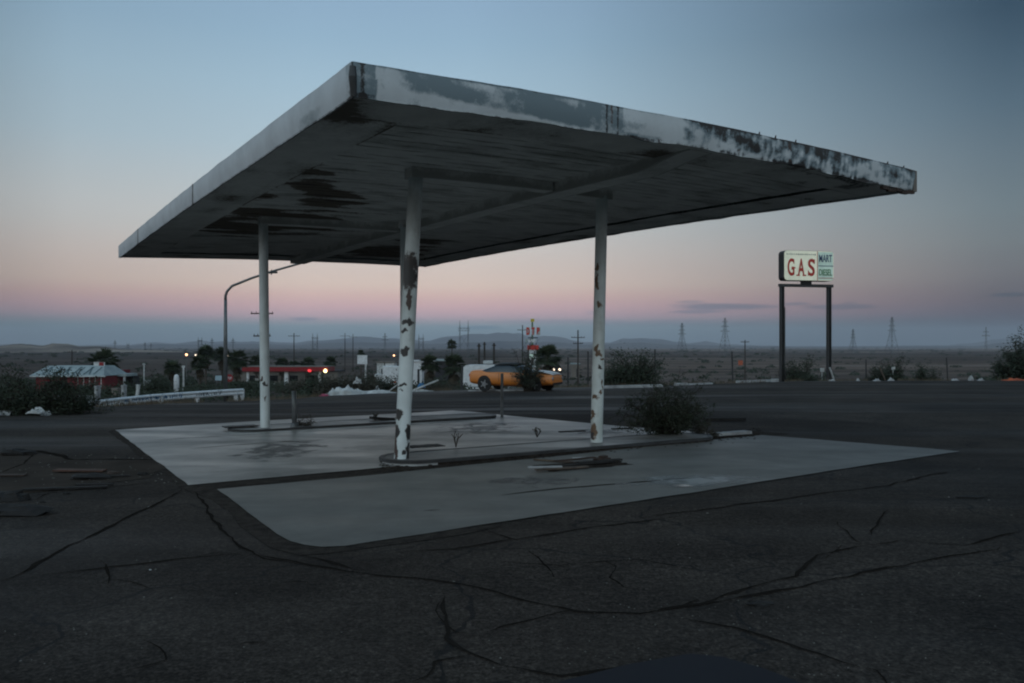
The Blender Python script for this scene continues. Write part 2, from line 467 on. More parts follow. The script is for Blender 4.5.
def rough_poly(pts, amp=.03, step=.25, close=True, seed=0):
    out = []
    n = len(pts)
    for i in range(n if close else n-1):
        a, b = pts[i], pts[(i+1) % n]; L = (b-a).length; k = max(1, int(L/step))
        d = (b-a).normalized(); nrm = Vector((-d.y, d.x, 0))
        for j in range(k):
            p = a.lerp(b, j/k); w = N(p.x, p.y, seed, 2.3)*amp+N(p.x, p.y, seed+4, .6)*amp*.8
            out.append(p+nrm*(w if j else 0))
    return out

P = lambda *q: [onlot(a, b) for a, b in q]
# dirt shoulder round the pads, then pads
sheet('dirt_shoulder', rough_poly(P((108, 431), (187, 491), (212, 500), (270, 548), (300, 556), (336, 553), (430, 540), (500, 527), (380, 520), (214, 488), (388, 472), (560, 459), (700, 447), (765, 437), (790, 434), (742, 430), (600, 440), (455, 456), (330, 470), (205, 481), (190, 478), (120, 428)), .05, .3, seed=3), .004, M['gravel'])
pad1 = sheet('front_concrete_pad', rough_poly(P((217, 490), (277, 535), (290, 542), (305, 546), (322, 548), (345, 547), (960, 452), (930, 449), (762, 435.5), (640, 447.5), (560, 456.5), (460, 466.5), (380, 475)), .02, .25, seed=1), .010, M['pad'])
pad2 = sheet('rear_concrete_pad', rough_poly(P((115, 430.5), (188, 486), (360, 470.5), (520, 455), (640, 444), (748, 434), (716, 433.5), (624, 427), (560, 421), (512, 416.5), (470, 412), (452, 411), (330, 417.5), (225, 423.5)), .02, .25, seed=2), .012, M['pad2'])

# cracks: ribbons lying in the asphalt
def ribbon(mb, pts, w, off=.006, jit=.5, zf=lot_z, jag=.05):
    pts = [Vector((p.x, p.y, 0)) for p in pts]; path = []
    for a, b in zip(pts, pts[1:]):
        L = (b-a).length; k = max(2, int(L/.09)); d = (b-a).normalized(); nr = Vector((-d.y, d.x, 0))
        for j in range(k):
            p = a.lerp(b, j/k); path.append(p+nr*(N(p.x, p.y, 7, 5)*jag*.7+N(p.x, p.y, 9, 1.2)*jag*1.6))
    path.append(pts[-1]); n0 = len(mb.v); m = len(path)
    for i, p in enumerate(path):
        d = (path[min(i+1, m-1)]-path[max(i-1, 0)]).normalized(); nr = Vector((-d.y, d.x, 0))
        e = min(1., i/4+.15, (m-1-i)/4+.15)
        ww = w*(.55+jit*N(p.x, p.y, 2, 4)+.25)*e
        for s in (-1, 1):
            q = p+nr*ww*.5*s; mb.v.append(Vector((q.x, q.y, zf(q.x, q.y)+off)))
    for i in range(m-1):
        a = n0+2*i; mb.f.append((a, a+1, a+3, a+2))
CR = [
 ([(182, 489), (150, 507), (100, 530), (50, 558), (0, 582)], .06), ([(48, 576), (120, 567), (185, 558), (243, 553)], .05),
 ([(243, 553), (300, 565), (345, 572), (420, 580), (470, 588), (520, 600), (575, 612), (640, 614), (700, 604), (745, 590), (800, 577), (820, 556), (860, 546), (900, 541)], .05),
 ([(440, 588), (436, 612), (442, 640), (470, 655), (500, 668), (560, 676), (620, 668), (655, 660)], .045),
 ([(470, 640), (505, 628), (545, 616), (580, 610)], .04), ([(470, 655), (430, 662), (412, 683)], .05),
 ([(400, 553), (450, 548), (500, 541), (515, 539)], .05), ([(486, 530), (515, 540), (600, 527), (680, 517)], .05),
 ([(860, 546), (838, 522)], .04), ([(870, 536), (890, 510)], .035), ([(684, 606), (760, 596), (850, 578), (930, 560), (1000, 548)], .045),
 ([(684, 618), (740, 628), (800, 650), (860, 668)], .05), ([(700, 600), (685, 606), (640, 612)], .05),
 ([(3, 449), (40, 451), (70, 460), (110, 459), (150, 460), (160, 459)], .13), ([(0, 473), (22, 464), (40, 452)], .06),
 ([(70, 480), (110, 476), (170, 473), (185, 474)], .05), ([(100, 560), (108, 585)], .04),
 ([(193, 492), (215, 520), (240, 545), (262, 560), (300, 566)], .05), ([(520, 486), (600, 480), (690, 474), (790, 466), (880, 458)], .03),
 ([(640, 519), (720, 508), (800, 497), (880, 486), (960, 470)], .05), ([(900, 541), (960, 545), (1024, 530)], .04),
 ([(300, 556), (360, 572)], .06), ([(20, 497), (80, 490), (160, 482)], .03), ([(480, 560), (560, 566), (640, 560), (700, 570)], .025)]
mb = MB()
for pts, w in CR: ribbon(mb, P(*pts), w*(.6 if w < .09 else .8), jag=.045, jit=1.1)
random.seed(77)
for _ in range(14):
    px, py = random.uniform(0, 1024), random.uniform(500, 683)
    if py < 560 and 200 < px < 700: continue
    a = random.uniform(-.5, .5)+(math.pi if random.random() < .5 else 0); L = random.uniform(30, 90); q = [(px, py)]
    for k in range(4):
        px += math.cos(a)*L/4; py += math.sin(a)*L/4*.55; a += random.gauss(0, .6); q.append((px, min(700, py)))
    if min(t[1] for t in q) > 470: ribbon(mb, P(*q), .014, jag=.03, jit=.9)
tag(mb.build('ground_cracks', M['crack']), kind='structure')
mb = MB()
ribbon(mb, P((500, 496), (560, 489.5), (620, 484.5), (690, 479)), .05, .014, jag=.02)
ribbon(mb, P((424, 512), (440, 511)), .05, .014, jag=.02)
ribbon(mb, P((190, 450), (232, 446), (330, 440)), .04, .016, jag=.02)
ribbon(mb, P((150, 441), (230, 436.5), (330, 431), (480, 421)), .035, .016, jag=.02)
tag(mb.build('slab_joints', M['crack']), kind='structure')
# broken dirt area at left, sealed patch bottom
sheet('bare_dirt', rough_poly(P((-60, 452), (20, 450), (90, 462), (160, 460), (168, 468), (150, 478), (60, 490), (-40, 500)), .12, .3, seed=5), .0045, M['dirt'])
sheet('asphalt_patch', rough_poly(P((560, 683), (600, 673), (655, 661), (690, 655), (722, 658), (758, 668), (800, 684), (830, 700), (700, 730), (560, 720)), .05, .12, seed=6), .0075, M['patch'])
sheet('oil_stain', P((250, 470), (330, 462), (360, 440), (280, 436), (215, 450)), .0150, M['tarstain'])
sheet('oil_stain', P((470, 482), (560, 474), (600, 480), (520, 492)), .0150, M['tarstain'])
sheet('oil_stain', P((400, 440), (520, 432), (540, 420), (440, 424)), .0150, M['tarstain'])
sheet('oil_stain', P((560, 440), (640, 432), (610, 426), (550, 430)), .0150, M['tarstain'])
st = sheet('pale_stain', rough_poly(P((604, 486), (640, 478.5), (700, 475), (770, 474), (765, 481), (700, 489), (650, 491)), .10, .15, seed=8), .0140, M['wet'])
sheet('puddle', rough_poly(P((662, 488), (672, 486), (690, 485), (706, 486), (700, 488.5), (680, 489.5)), .03, .1, seed=8), .0170, M['puddle'])

# ------------------------------------------------------------------ the canopy
A = Vector((-1.49, 7.9, 0)); AC = Vector((7.64, 4.86, 0)); AB = Vector((-9.0, 14.35, 0))
ZA, ZB, ZC, ZD = 4.01, 4.03, 4.02, 4.25
vdir = AC.normalized(); udir = AB.normalized(); LC, LB = AC.length, AB.length
def can(a, b, dz=0.):
    p = A+AC*a+AB*b
    z = (ZA*(1-a)*(1-b)+ZC*a*(1-b)+ZB*(1-a)*b+ZD*a*b)
    z += .085*4*a*(1-a)*(1-.35*b)+.075*4*b*(1-b)*(.75+.25*a) + .010*N(a*4, b*5, 1)
    return Vector((p.x, p.y, z+dz))
can_e = empty('gas_station_canopy', (0, 14, 0), 'large abandoned filling station canopy with peeling white fascia on four white columns', 'canopy')
can_e_inv = Matrix.Translation((0, -14, 0))
def part(o, par=can_e):
    o.parent = par; o.matrix_parent_inverse = par.matrix_world.inverted() if False else Matrix.Translation(-par.location) ; return o

def gridmesh(name, rows, m, wearf=None, smooth_=False, closed=False):
    """rows: list of lists of Vectors"""
    nr, nc = len(rows), len(rows[0]); vs = [tuple(p) for r in rows for p in r]; fs = []
    for i in range(nr-1):
        for j in range(nc-1 if not closed else nc):
            k = (j+1) % nc
            fs.append((i*nc+j, i*nc+k, (i+1)*nc+k, (i+1)*nc+j))
    me = bpy.data.meshes.new(name); me.from_pydata(vs, [], fs); me.update(); me.materials.append(m)
    if smooth_: me.shade_smooth()
    if wearf:
        at_ = me.color_attributes.new('wear', 'FLOAT_COLOR', 'POINT')
        for i, v in enumerate(vs):
            a = wearf(i//nc, i % nc, Vector(v)); at_.data[i].color = (*a, 1)
    o = bpy.data.objects.new(name, me); COL.objects.link(o); return o

FH = .315
def stripes(x, c, w): return max(0., 1-abs(x-c)/w)
def wear_front(i, j, p):
    px, py = proj(p); v = i/27.; rust = dark = 0.
    n = FB(p.x*1.2, p.y*1.2, p.z*3, 1.3, 4); n2 = FB(p.x*4, p.y*4, p.z*2, 1.2, 4)
    if px < 376:
        gr = .75+n*.3; dark = stripes(px, 362, 5)*.8+(.45 if v < .12 else 0)+.55*stripes(px, 373, 3)*abs(n2)
    elif px < 398: gr = .18+n*.5+.2*n2
    elif px < 600:
        t = (px-398)/202.; lowlim = .42-.40*t+.1*n
        gr = .14+.66*smooth((v-lowlim)/.22+.5)*smooth((px-392)/26.)+n*.6-.22*stripes(px, 425, 22)+n2*.25; gr = max(0, gr)
        gr += .3*smooth((v-.9)/.1); dark = .25*max(0, n2)+.30*smooth((v-.93)/.07)+(.5 if v < .02 else 0)
    elif px < 622:
        gr = .6+.3*n; dark = .75*stripes(px, 606, 2.5)+.75*stripes(px, 617, 2.5); rust = .75*stripes(px, 611, 3)*(1 if v > .35 else .7)
    else:
        gr = .30+n*.5+.4*smooth((.2-v)/.1); rust = .5*smooth((.14-v)/.08)*smooth((px-640)/20); dark = .6*smooth((.13+.12*n-v)/.06)
    if px >= 640:
        o_ = (rust, gr, dark); tt = smooth((px-640)/75)
        n3 = FB((p.x+p.y)*9, p.y*2, p.z*2.2, 1., 5)*.55+FB(p.x*6, p.y*6, p.z*8, 1., 5)*.7
        gr = .44+n*.7+n3*.7+.22*smooth((v-.7)/.2); rust = .06+n3*.55+(.2 if v < .25 else 0)*(1 if px < 800 else .3)+.42*stripes(px, 789, 3); dark = .24+.32*smooth((.2-v)/.2)+n*.5+n3*.45+.2*smooth((v-.75)/.2)
        if px > 800: gr += .12
        rust, gr, dark = [a_*(1-tt)+b_*tt for a_, b_ in zip(o_, (rust, gr, dark))]
    if v > .96: gr += .3; dark += .2
    return (rust, gr, dark)
def wear_left(i, j, p):
    px, py = proj(p); v = i/27.
    n = FB(p.x*.8, p.y*.8, p.z*2, 1.0, 4)
    gr = .12+.35*n; dark = 0.; rust = 0.
    for c, w in ((193.5, 1.2), (138.5, .8)): dark += 1.0*max(0, 1-abs(px-c)/w)
    if px > 347: dark += .55*smooth((px-347)/5.); gr += .4
    k_ = max(0, 1-((px-303)/19)**2); rust = .45*k_*(.5+n); gr += .15*k_
    if v < .07: dark += .5
    gr += .45*max(0, 1-((px-312)/14)**2)*smooth((.5-v)/.2)
    return (rust, gr, dark)
NV = 27
def fascia(p0, p1, wf, m, n, lean=.0, out=Vector((0, 0, 0)), torn=0.):
    rows = []
    for i in range(NV+1):
        v = i/NV; row = []
        for j in range(n+1):
            t = j/n; q = can(p0[0]+(p1[0]-p0[0])*t, p0[1]+(p1[1]-p0[1])*t, -.03)
            q = q+Vector((0, 0, 1))*(v*FH)
            bow = math.sin(v*math.pi)*.012
            q += out*(.035*v+bow+.012*N(q.x, q.y, 5, 1.5))
            if j == 0 and p0 == (0, 0): q += (-vdir if p1 == (1, 0) else -udir)*(.035*v+.012)
            if i == 0: q.z += torn*.05*N(q.x, q.y, 3, 2.2)
            if i == NV: q.z += .006*N(q.x, q.y, 3, 3)
            row.append(q)
        rows.append(row)
    o = gridmesh('fascia', rows, m, wf, False)
    s = o.modifiers.new('thick', 'SOLIDIFY'); s.thickness = .03; s.offset = 0
    return part(o)
E = .0
fascia((0, 0), (1, 0), wear_front, M['fascia'], 420, out=-udir, torn=.8)
fascia((0, 0), (0, 1), wear_left, M['fasciaclean'], 560, out=-vdir)
fascia((1, 0), (1, 1), lambda i, j, p: (.3+.5*N(p.x, p.y, p.z, 2), .5, .1), M['fascia'], 120, out=vdir, torn=.5)
fascia((0, 1), (1, 1), lambda i, j, p: (.1, .3, .1), M['fascia'], 60, out=udir)
# near-right corner: broken bent end of metal trim
mb = MB()
c = can(1, 0)
for k in range(5):
    mb.box(c+vdir*(-.06-.16*k)-udir*.0+Vector((0, 0, -.045-.02*(k % 2))), (.15, .05, .05), math.atan2(vdir.y, vdir.x)+.2*(k % 3-1))
part(mb.build('torn_trim', M['rust']))
mb = MB()
c0 = can(0, 0)
mb.tube([c0-udir*.03-vdir*.03+Vector((0, 0, -.04)), c0-udir*.055-vdir*.05+Vector((0, 0, .14)), c0-udir*.045-vdir*.045+Vector((0, 0, FH-.075))], [.03, .04, .03], 8)
part(mb.build('corner_flashing', M['darksteel']))
for a_, b_ in ((0, 1), (1, 0), (1, 1)):
    c0 = can(a_, b_); o_ = (vdir if a_ else -vdir)*.012+(udir if b_ else -udir)*.012
    part(MB().box(c0+o_+Vector((0, 0, FH/2-.035)), (.075, .075, FH+.005), math.atan2(vdir.y, vdir.x)).build('corner_flashing', M['fasciaclean'] if not a_ else M['tan']))
# little weeds / bolts along the top edge
for u in (.62, .655, .70, .93, .975):
    mb = MB(); q = can(u, 0, FH-.03)
    mb.tube([q, q+Vector((.01, 0, .05))], [.014, .008], 5)
    part(mb.build('broken_bracket', M['rust']))
# roof deck
rows = [[can(-.0035+1.007*a/24, -.002+1.004*b/40, FH-.05+.008*N(a, b, 2)) for a in range(25)] for b in range(41)]
part(gridmesh('roof_deck', rows, M['tan']))
# soffit boards with real grooves
PW = .23
rows_dz = []
rows = []; nb = int((LB-1.7)/PW); idx = []
for k in range(nb):
    y0 = .866+k*PW
    for dy, dz in ((.004, 0.), (PW-.026, 0.), (PW-.024, .022), (PW-.002, .022)):
        b = (y0+dy)/LB
        rows.append([can((.866+(LC-1.732)*j/60)/LC, b, dz+.03+.012*N(j*.4, k*3.7, 1)) for j in range(61)]); rows_dz.append(dz)
PATCH = [(292, 168, 26, 9), (312, 184, 24, 13), (330, 198, 30, 9), (285, 214, 75, 8), (225, 224, 55, 7), (265, 230, 70, 6), (300, 152, 12, 5), (425, 241, 32, 3), (380, 252, 60, 6), (272, 178, 20, 6), (250, 196, 30, 6)]
def wear_sof(i, j, p):
    px, py = proj(p); s = p.dot(udir); t = p.dot(vdir)
    n = FB(t*.35, s*2.2, 0, 1.3, 4); n3 = FB(t*.9, s*5, 4, 1.1, 3)
    r = .08+.25*n
    for cx, cy, wx, wy in PATCH:
        d = ((px-cx)/wx)**2+((py-cy)/wy)**2
        r = max(r, .86-.5*d+.95*n)
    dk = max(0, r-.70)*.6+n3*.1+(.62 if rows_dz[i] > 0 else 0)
    return (min(1, r), .22+.8*n3, dk)
part(gridmesh('soffit', rows, M['soffit'], wear_sof))
# border panels
def border(a0, a1, b0, b1, dz):
    ra = [a0+(a1-a0)*i/40 for i in range(41)]; rb = [b0+(b1-b0)*i/40 for i in range(41)]
    def wf(i, j, p):
        px, py = proj(p); n = FB(p.x, p.y, 1, 1.4, 5)
        d = min((b1-rb[i])*LB, (a1-ra[j])*LC, (rb[i]-b0)*LB, (ra[j]-a0)*LC)
        return (.14+.6*n+(.25 if d < .03 else 0), .3+.6*n, .25*(d < .03)+.15*n+(.5 if px > 800 and n > .05 else 0))
    return part(gridmesh('soffit_border', [[can(a, b, dz+.01*N(a*9, b*9, 6)) for a in ra] for b in rb], M['soffit'], wf))
wa, wb = .85/LC, .85/LB
border(.002, .998, .001, wb, .0); border(.002, .998, 1-wb, .999, .0)
border(.002, wa, wb+.0005, 1-wb-.0005, -.002); border(1-wa, .998, wb+.0005, 1-wb-.0005, -.002)
# steel beams
def sag_beam(name, a0, b0, a1, b1, width, depth, drop, m=M['soffit'], n=40):
    p0, p1 = can(a0, b0), can(a1, b1); d = (Vector((p1.x, p1.y, 0))-Vector((p0.x, p0.y, 0))).normalized(); nr = Vector((-d.y, d.x, 0))
    rows = []
    for i in range(n+1):
        t = i/n; q = can(a0+(a1-a0)*t, b0+(b1-b0)*t)
        z0 = q.z+.05; z1 = q.z-drop*(smooth(t/.07) if name == 'main_beam' else 1)-.004
        sec = [(-.5, z0), (-.5, z1+.02), (-.5, z1), (-.44, z1-.001), (-.40, z1-.002), (.40, z1-.002), (.44, z1-.001), (.5, z1), (.5, z1+.02), (.5, z0)]
        rows.append([Vector((q.x+nr.x*s*width, q.y+nr.y*s*width, z)) for s, z in sec])
    rows.insert(0, [Vector((q.x, q.y, rows[0][0].z)) for q in rows[0]]); rows.append([Vector((q.x, q.y, rows[-1][0].z)) for q in rows[-1]])
    def wf(i, j, p):
        n_ = FB(p.x*2, p.y*2, p.z, 1.2, 4); edge = j in (1, 2, 3, 6, 7, 8)
        px, _ = proj(p)
        return (.08+.3*n_, .25+.4*n_+(.6 if edge else 0), (.5 if name == 'main_beam' and 425 < px < 466 and j <= 2 else 0)*(n_ > -.1))
    return part(gridmesh(name, rows, m, wf))
sag_beam('main_beam', .525, .012, .525, .988, .42, .1, .13, n=160)
# column tops / bases
def ab(p):
    q = Vector((p.x, p.y, 0))-A; return q.dot(vdir)/LC, q.dot(udir)/LB
cols = []
def column(b0, t0, rad, wf, label, m, seg=40, rows_n=240, bend=None):
    rows = []
    for i in range(rows_n+1):
        t = i/rows_n; c = b0.lerp(t0, t)
        if bend: c = c+bend*math.sin(t*math.pi)
        rows.append([c+Vector((math.cos(2*math.pi*k/seg), math.sin(2*math.pi*k/seg), 0))*rad for k in range(seg)])
    o = gridmesh('column', rows, m, wf, True, closed=True)
    part(o)
    if label: o['label'] = label
    return o
def blobs(lst, jit=.5):
    def f(i, j, p):
        px, py = proj(p); n = FB(p.x*11, p.y*11, p.z*7, 1., 4)
        px += 2.2*FB(p.x*16, p.y*16, p.z*11, 1., 3); py += 3*FB(p.x*14, p.z*9, p.y*16, 1., 3)
        front = 1. if True else 0
        r = .05+.12*n; dk = 0.; gr = .32+.7*FB(p.x*5, p.y*5, p.z*1.2, 1., 4)
        for cx, cy, wx, wy, kind in lst:
            d = math.sqrt(((px-cx)/wx)**2+((py-cy)/wy)**2)
            v = 1.15-.65*d+.35*n*jit
            if kind == 'd': dk = max(dk, v*.9); 
            r = max(r, v)
        return (min(1.2, r), gr, min(1., dk if dk > .3 else 0))
    return f
def base_at(px, Y, z): return Vector(((px-CX)/FPX*Y, Y, z))
c1b = base_at(401.5, 11.35, .078); c1t = base_at(416, 11.85, can(*ab(base_at(416, 11.85, 0))).z-.05)
column(c1b, c1t, .102, blobs([(408.5, 272, 10, 18, 'r'), (408.3, 272, 9, 17, 'd'), (409, 300, 1.8, 12, 'r'), (408, 322, 5, 3, 'd'), (404, 331, 4, 2.2, 'd'), (405, 351, 3.4, 4.5, 'd'), (402, 385, 4, 1.3, 'd'), (402, 391, 2.5, 1.5, 'd'), (399, 414, 4.4, 5.2, 'd'), (395.5, 445, 2.2, 17, 'r'), (395.5, 432, 3.5, 6, 'd'), (408.5, 432, 2.5, 8, 'd'), (408, 452, 2.0, 10, 'd'), (403.5, 451, 1.6, 3, 'd')]),
       'near column leaning to the right with a large rust scar near the top', M['column'])
c3b = base_at(596.5, 13.2, .085); c3t = base_at(602, 13.75, can(*ab(base_at(602, 13.75, 0))).z-.06)
column(c3b, c3t, .096, blobs([(593, 432, 3.6, 7, 'r'), (592, 437, 2.6, 4, 'd'), (593, 415, 2.6, 4, 'r'), (595, 397, 2.8, 2.6, 'r'), (597, 282, 2, 9, 'r'), (599, 305, 2.5, 4, 'r'), (597, 268, 1.5, 3, 'r'), (599, 354, 3, 3, 'r'), (602, 360, 4, 1.3, 'r'), (600, 367.5, 2.6, 1.2, 'd'), (602, 385, 1.4, 6, 'r'), (597, 348, 2, 3, 'r'), (600, 392, 2, 3, 'r')]),
       'right column with brown rust flecks and a rusty patch at its foot', M['column2'])
c2b = base_at(265.2, 16.0, .03); c2t = base_at(263.3, 16.4, can(*ab(base_at(263.3, 16.4, 0))).z-.05)
column(c2b, c2t, .090, blobs([(264.5, 384, 2.2, 3.0, 'd'), (262, 379, 1.2, 2, 'r'), (265, 399, 1.6, 3, 'r')]), 'left column, straight and mostly clean', M['column'])
c4b = base_at(404.5, 17.3, -.02); c4t = base_at(404.5, 17.3, can(*ab(base_at(404.5, 17.3, 0))).z-.05)
column(c4b, c4t, .09, blobs([(404, 400, 2, 4, 'r')]), 'far column hidden behind the leaning near column', M['column'])
for (t0, a_in) in ((c1t, .499), (c3t, .551), (c2t, .499), (c4t, .551)):
    a, b = ab(t0)
    da = .13/LC*(1 if a < .5 else -1)
    sag_beam('cross_beam', a-da, b, a_in, b, .26, .1, .11, n=40)

# ------------------------------------------------------------------ pump islands
def island(start_px, end_px, width, h, name_label, off):
    s = onlot(*start_px); e = onlot(*end_px); s.z = e.z = 0
    d = (e-s).normalized(); nr = Vector((-d.y, d.x, 0))
    if nr.y < 0: nr = -nr
    L = (e-s).length; rr = width/2
    poly = []
    for k in range(9):
        a = math.pi*(1.5-k/8); poly.append((rr+rr*math.cos(a), rr+rr*math.sin(a)))
    for k in range(9):
        a = math.pi*(.5-k/8); poly.append((L-rr+rr*math.cos(a), rr+rr*math.sin(a)))
    z0 = lot_z(s.x, s.y)
    t = empty('pump_island', (s.x, s.y, z0), name_label, 'pump island', 'raised islands under the canopy', math.atan2(d.y, d.x))
    n = len(poly)
    cxs = sum(p[0] for p in poly)/n
    inner = [(x+(.05 if x < cxs else -.05)*(abs(x-cxs) > L/2-rr), rr+(y-rr)*(1-.05/rr)) for x, y in poly]
    MB().prism(inner, -.05, h-.004).build('island_slab', M['island'], t)
    MB().prism(poly, -.05, h-.042).build('kerb_face', M['gravel'], t)
    if h > .07:
        ends = [p for p in poly if p[0] < rr*1.02]; e2 = [(rr+(x-rr)*1.012, rr+(y-rr)*1.012) for x, y in ends if y <= rr*1.3]
        e2 = e2+[(rr+.12, -.006)] if e2[0][1] > e2[-1][1] else [(rr+.12, -.006)]+e2
        MB().prism(e2+[(rr, rr)], -.05, h-.046).build('painted_end', M['kerbwhite'], t)
    mb = MB()
    for i in range(n):
        j = (i+1) % n
        (ax, ay), (bx, by) = poly[i], poly[j]; (cx_, cy_), (dx, dy) = inner[j], inner[i]
        o1 = [(ax, ay), (bx, by)]; 
        for z in (0,):
            k = len(mb.v)
            q = lambda x, y, z: Vector((x, y, z))
            ex = .012
            def outw(x, y): return ((x-cxs)*(1+2*ex/L)+cxs, rr+(y-rr)*(1+ex/rr))
            A1, B1 = outw(ax, ay), outw(bx, by)
            mb.v += [q(*A1, h-.045), q(*B1, h-.045), q(*B1, h), q(*A1, h), q(cx_, cy_, h), q(dx, dy, h)]
            mb.f += [(k, k+1, k+2, k+3), (k+3, k+2, k+4, k+5)]
    mb.build('steel_rim', M['darksteel'], t)
    return t
island((397, 468.6), (724, 440.8), .95, .08, 'near pump island with dark steel rim and white painted rounded end', 0)
island((237, 433.6), (504, 418.5), .92, .05, 'far pump island, low and flat, under the left column', 0)

# ------------------------------------------------------------------ vegetation
def leaf_cloud(mb, pts_dirs, size, n, spread):
    for _ in range(n):
        p = random.choice(pts_dirs)
        c = p+Vector((random.gauss(0, spread), random.gauss(0, spread), random.gauss(0, spread)))
        s = size*random.uniform(.6, 1.4)
        a = Vector((random.gauss(0, 1), random.gauss(0, 1), random.gauss(0, 1))).normalized()
        b = a.orthogonal().normalized(); b.rotate(Matrix.Rotation(random.random()*6.28, 3, a).to_quaternion()) if False else None
        q = a.cross(b)
        mb.quad(c-a*s, c+b*s*.4, c+a*s, c-b*s*.4)
def bush(label, loc, W, H, leaves=2500, lsize=.03, stems=40, D=None, leafm='leaf', name='desert_bush', spread=.05, thin=1., trad=.012, group='desert bushes', upright=.3, cat='bush'):
    t = empty(name, loc, label, cat, group)
    D = D or W; st = MB(); tips = []
    for i in range(stems):
        a = random.random()*6.283; u = random.random()**.6
        el = math.acos(max(-1, min(1, 1-u*(1-upright*.2))))
        ex = Vector((math.sin(el)*math.cos(a)*W/2, math.sin(el)*math.sin(a)*D/2, math.cos(el)*H))*random.uniform(.55, 1.14)
        ex.z = max(.1*H, ex.z)
        b0 = Vector((random.gauss(0, W*.05), random.gauss(0, D*.05), -.04)); pts = [b0]
        K = 6
        for k in range(1, K+1):
            f = k/K; p = b0+(ex-b0)*f; p.z += math.sin(f*math.pi)*.12*H*upright
            p += Vector((random.gauss(0, 1), random.gauss(0, 1), random.gauss(0, 1)))*.02*W
            pts.append(p)
        st.tube(pts, [trad*(1-.8*k/K) for k in range(K+1)], 4, False)
        for k in range(2, K+1):
            for q in range(3):
                e = pts[k]+Vector((random.gauss(0, 1), random.gauss(0, 1), random.gauss(.3, .8)))*W*.065
                st.tube([pts[k], e], [trad*.4, trad*.15], 3, False)
                tips.append(e); tips.append(pts[k].lerp(e, .5))
    lf = MB(); leaf_cloud(lf, tips, lsize, leaves, spread)
    st.build('branches', M['twig'], t); lf.build('foliage', M[leafm], t)
    return t
bush('dark feathery bush growing beside the right column at the pad edge', onlot(667, 438, off=0), 1.66, 1.12, 8500, .022, 75, 1.3, 'leaf', spread=.028, trad=.010, upright=.9)
bush('small sprawling weed at the right foot of the feathery bush', onlot(703, 437), .55, .3, 700, .022, 22, .5, 'leaf2', spread=.02)
bush('little round dry tuft beside the grey pipe', onlot(304, 428), .42, .30, 900, .014, 40, .4, 'leaf2', spread=.015, trad=.005)
bush('wide black-green bush at the far left over the guardrail', at(40, 21.0), 2.7, 1.22, 13000, .032, 110, 1.6, 'leaf', spread=.07, trad=.02)
bush('low bush cut by the left edge of the picture', at(-14, 20.4), 1.8, .95, 6500, .032, 60, 1.4, 'leaf', spread=.09, trad=.02)
bush('ragged bush at the right tip of the big left thicket', at(76, 24.2), 1.05, .9, 4200, .03, 50, .9, 'leaf', spread=.06, trad=.015)
bush('tall bush in front of the orange car doors', onlot(528, 391.3), 1.7, 2.3, 2200, .042, 50, 1.4, 'leaf', spread=.09, trad=.03, upright=.8)
bush('slim dark shrub rising behind the orange car windscreen', at(534, 50.), 1.5, 2.6, 2400, .08, 40, 1.2, 'leaf', spread=.15, trad=.03, upright=.8)
bush('dome-shaped dark bush right of the right column', at(633, 48.5), 3.4, 1.95, 8500, .08, 110, 2.2, 'leaf', spread=.16, trad=.03)
bush('dome-shaped bush half hidden behind the right column', at(610, 50), 1.6, 1.5, 2400, .08, 40, 1.5, 'leaf', spread=.15, trad=.03)
bush('dark shrub between the two posts of the gas sign', at(799, 56.5), 2.9, 2.0, 3600, .08, 60, 1.8, 'leaf', spread=.13, trad=.025)
bush('small shrub at the left post of the gas sign', at(783, 57.5), 1.1, 1.5, 1200, .07, 30, 1., 'leaf2', spread=.1, trad=.02)
bush('larger scraggly shrub right of the gas sign', at(889, 58.5), 2.9, 2.7, 3600, .085, 60, 2., 'leaf', spread=.16, trad=.03)
bush('low rounded shrub further right of the gas sign', at(927, 60), 2.1, 1.9, 2400, .08, 40, 1.6, 'leaf', spread=.13, trad=.025)
bush('small shrub left of the scraggly one', at(874, 59.5), 1.3, 1.4, 1000, .08, 24, 1.2, 'leaf2', spread=.1, trad=.02)
bush('tall dark bush cut by the right edge of the picture', at(1021, 57.5), 2.8, 3.7, 8000, .09, 90, 2.4, 'leaf', spread=.2, trad=.04, upright=.9)
bush('shorter bush beside the tall one at the right edge', at(1004, 58.5), 1.6, 2.0, 2600, .09, 40, 1.5, 'leaf', spread=.16, trad=.03)
bush('brown tangle of brush behind the white rubbish heap', at(348, 47.5), 3.6, 1.7, 4200, .07, 90, 2., 'leaf2', spread=.14, trad=.025, upright=.7)
bush('dark scrub left of the leaning column', at(378, 49.5), 3.0, 1.8, 3600, .07, 80, 2., 'leaf', spread=.14, trad=.025, upright=.7)
bush('scrub above the pink cloth', at(322, 52), 2.4, 1.9, 2600, .08, 50, 1.6, 'leaf', spread=.15, trad=.025, upright=.6)
bush('dry bush between the blue tarp and the white trailer', at(440, 52), 3.4, 1.0, 2400, .06, 60, 2., 'leaf2', spread=.1, trad=.02, upright=.5)
bush('small low weed at the kerb left of the gas sign', at(682, 54), 1.5, .7, 900, .06, 24, 1.2, 'leaf2', spread=.1, trad=.02)
bush('dark hedge clump at the foot of the red diner wall', at(78, 92), 6.5, 2.0, 3800, .13, 60, 2.4, 'leaf', spread=.25, trad=.03, upright=.5)
bush('dark clump below the flat white awning', at(122, 84), 4.5, 1.6, 2600, .12, 50, 2., 'leaf', spread=.22, trad=.03, upright=.5)
bush('dark tall shrub between the awning and the cylinder tank', at(158, 96), 3.4, 2.9, 3200, .12, 60, 2., 'leaf', spread=.24, trad=.03, upright=.8)
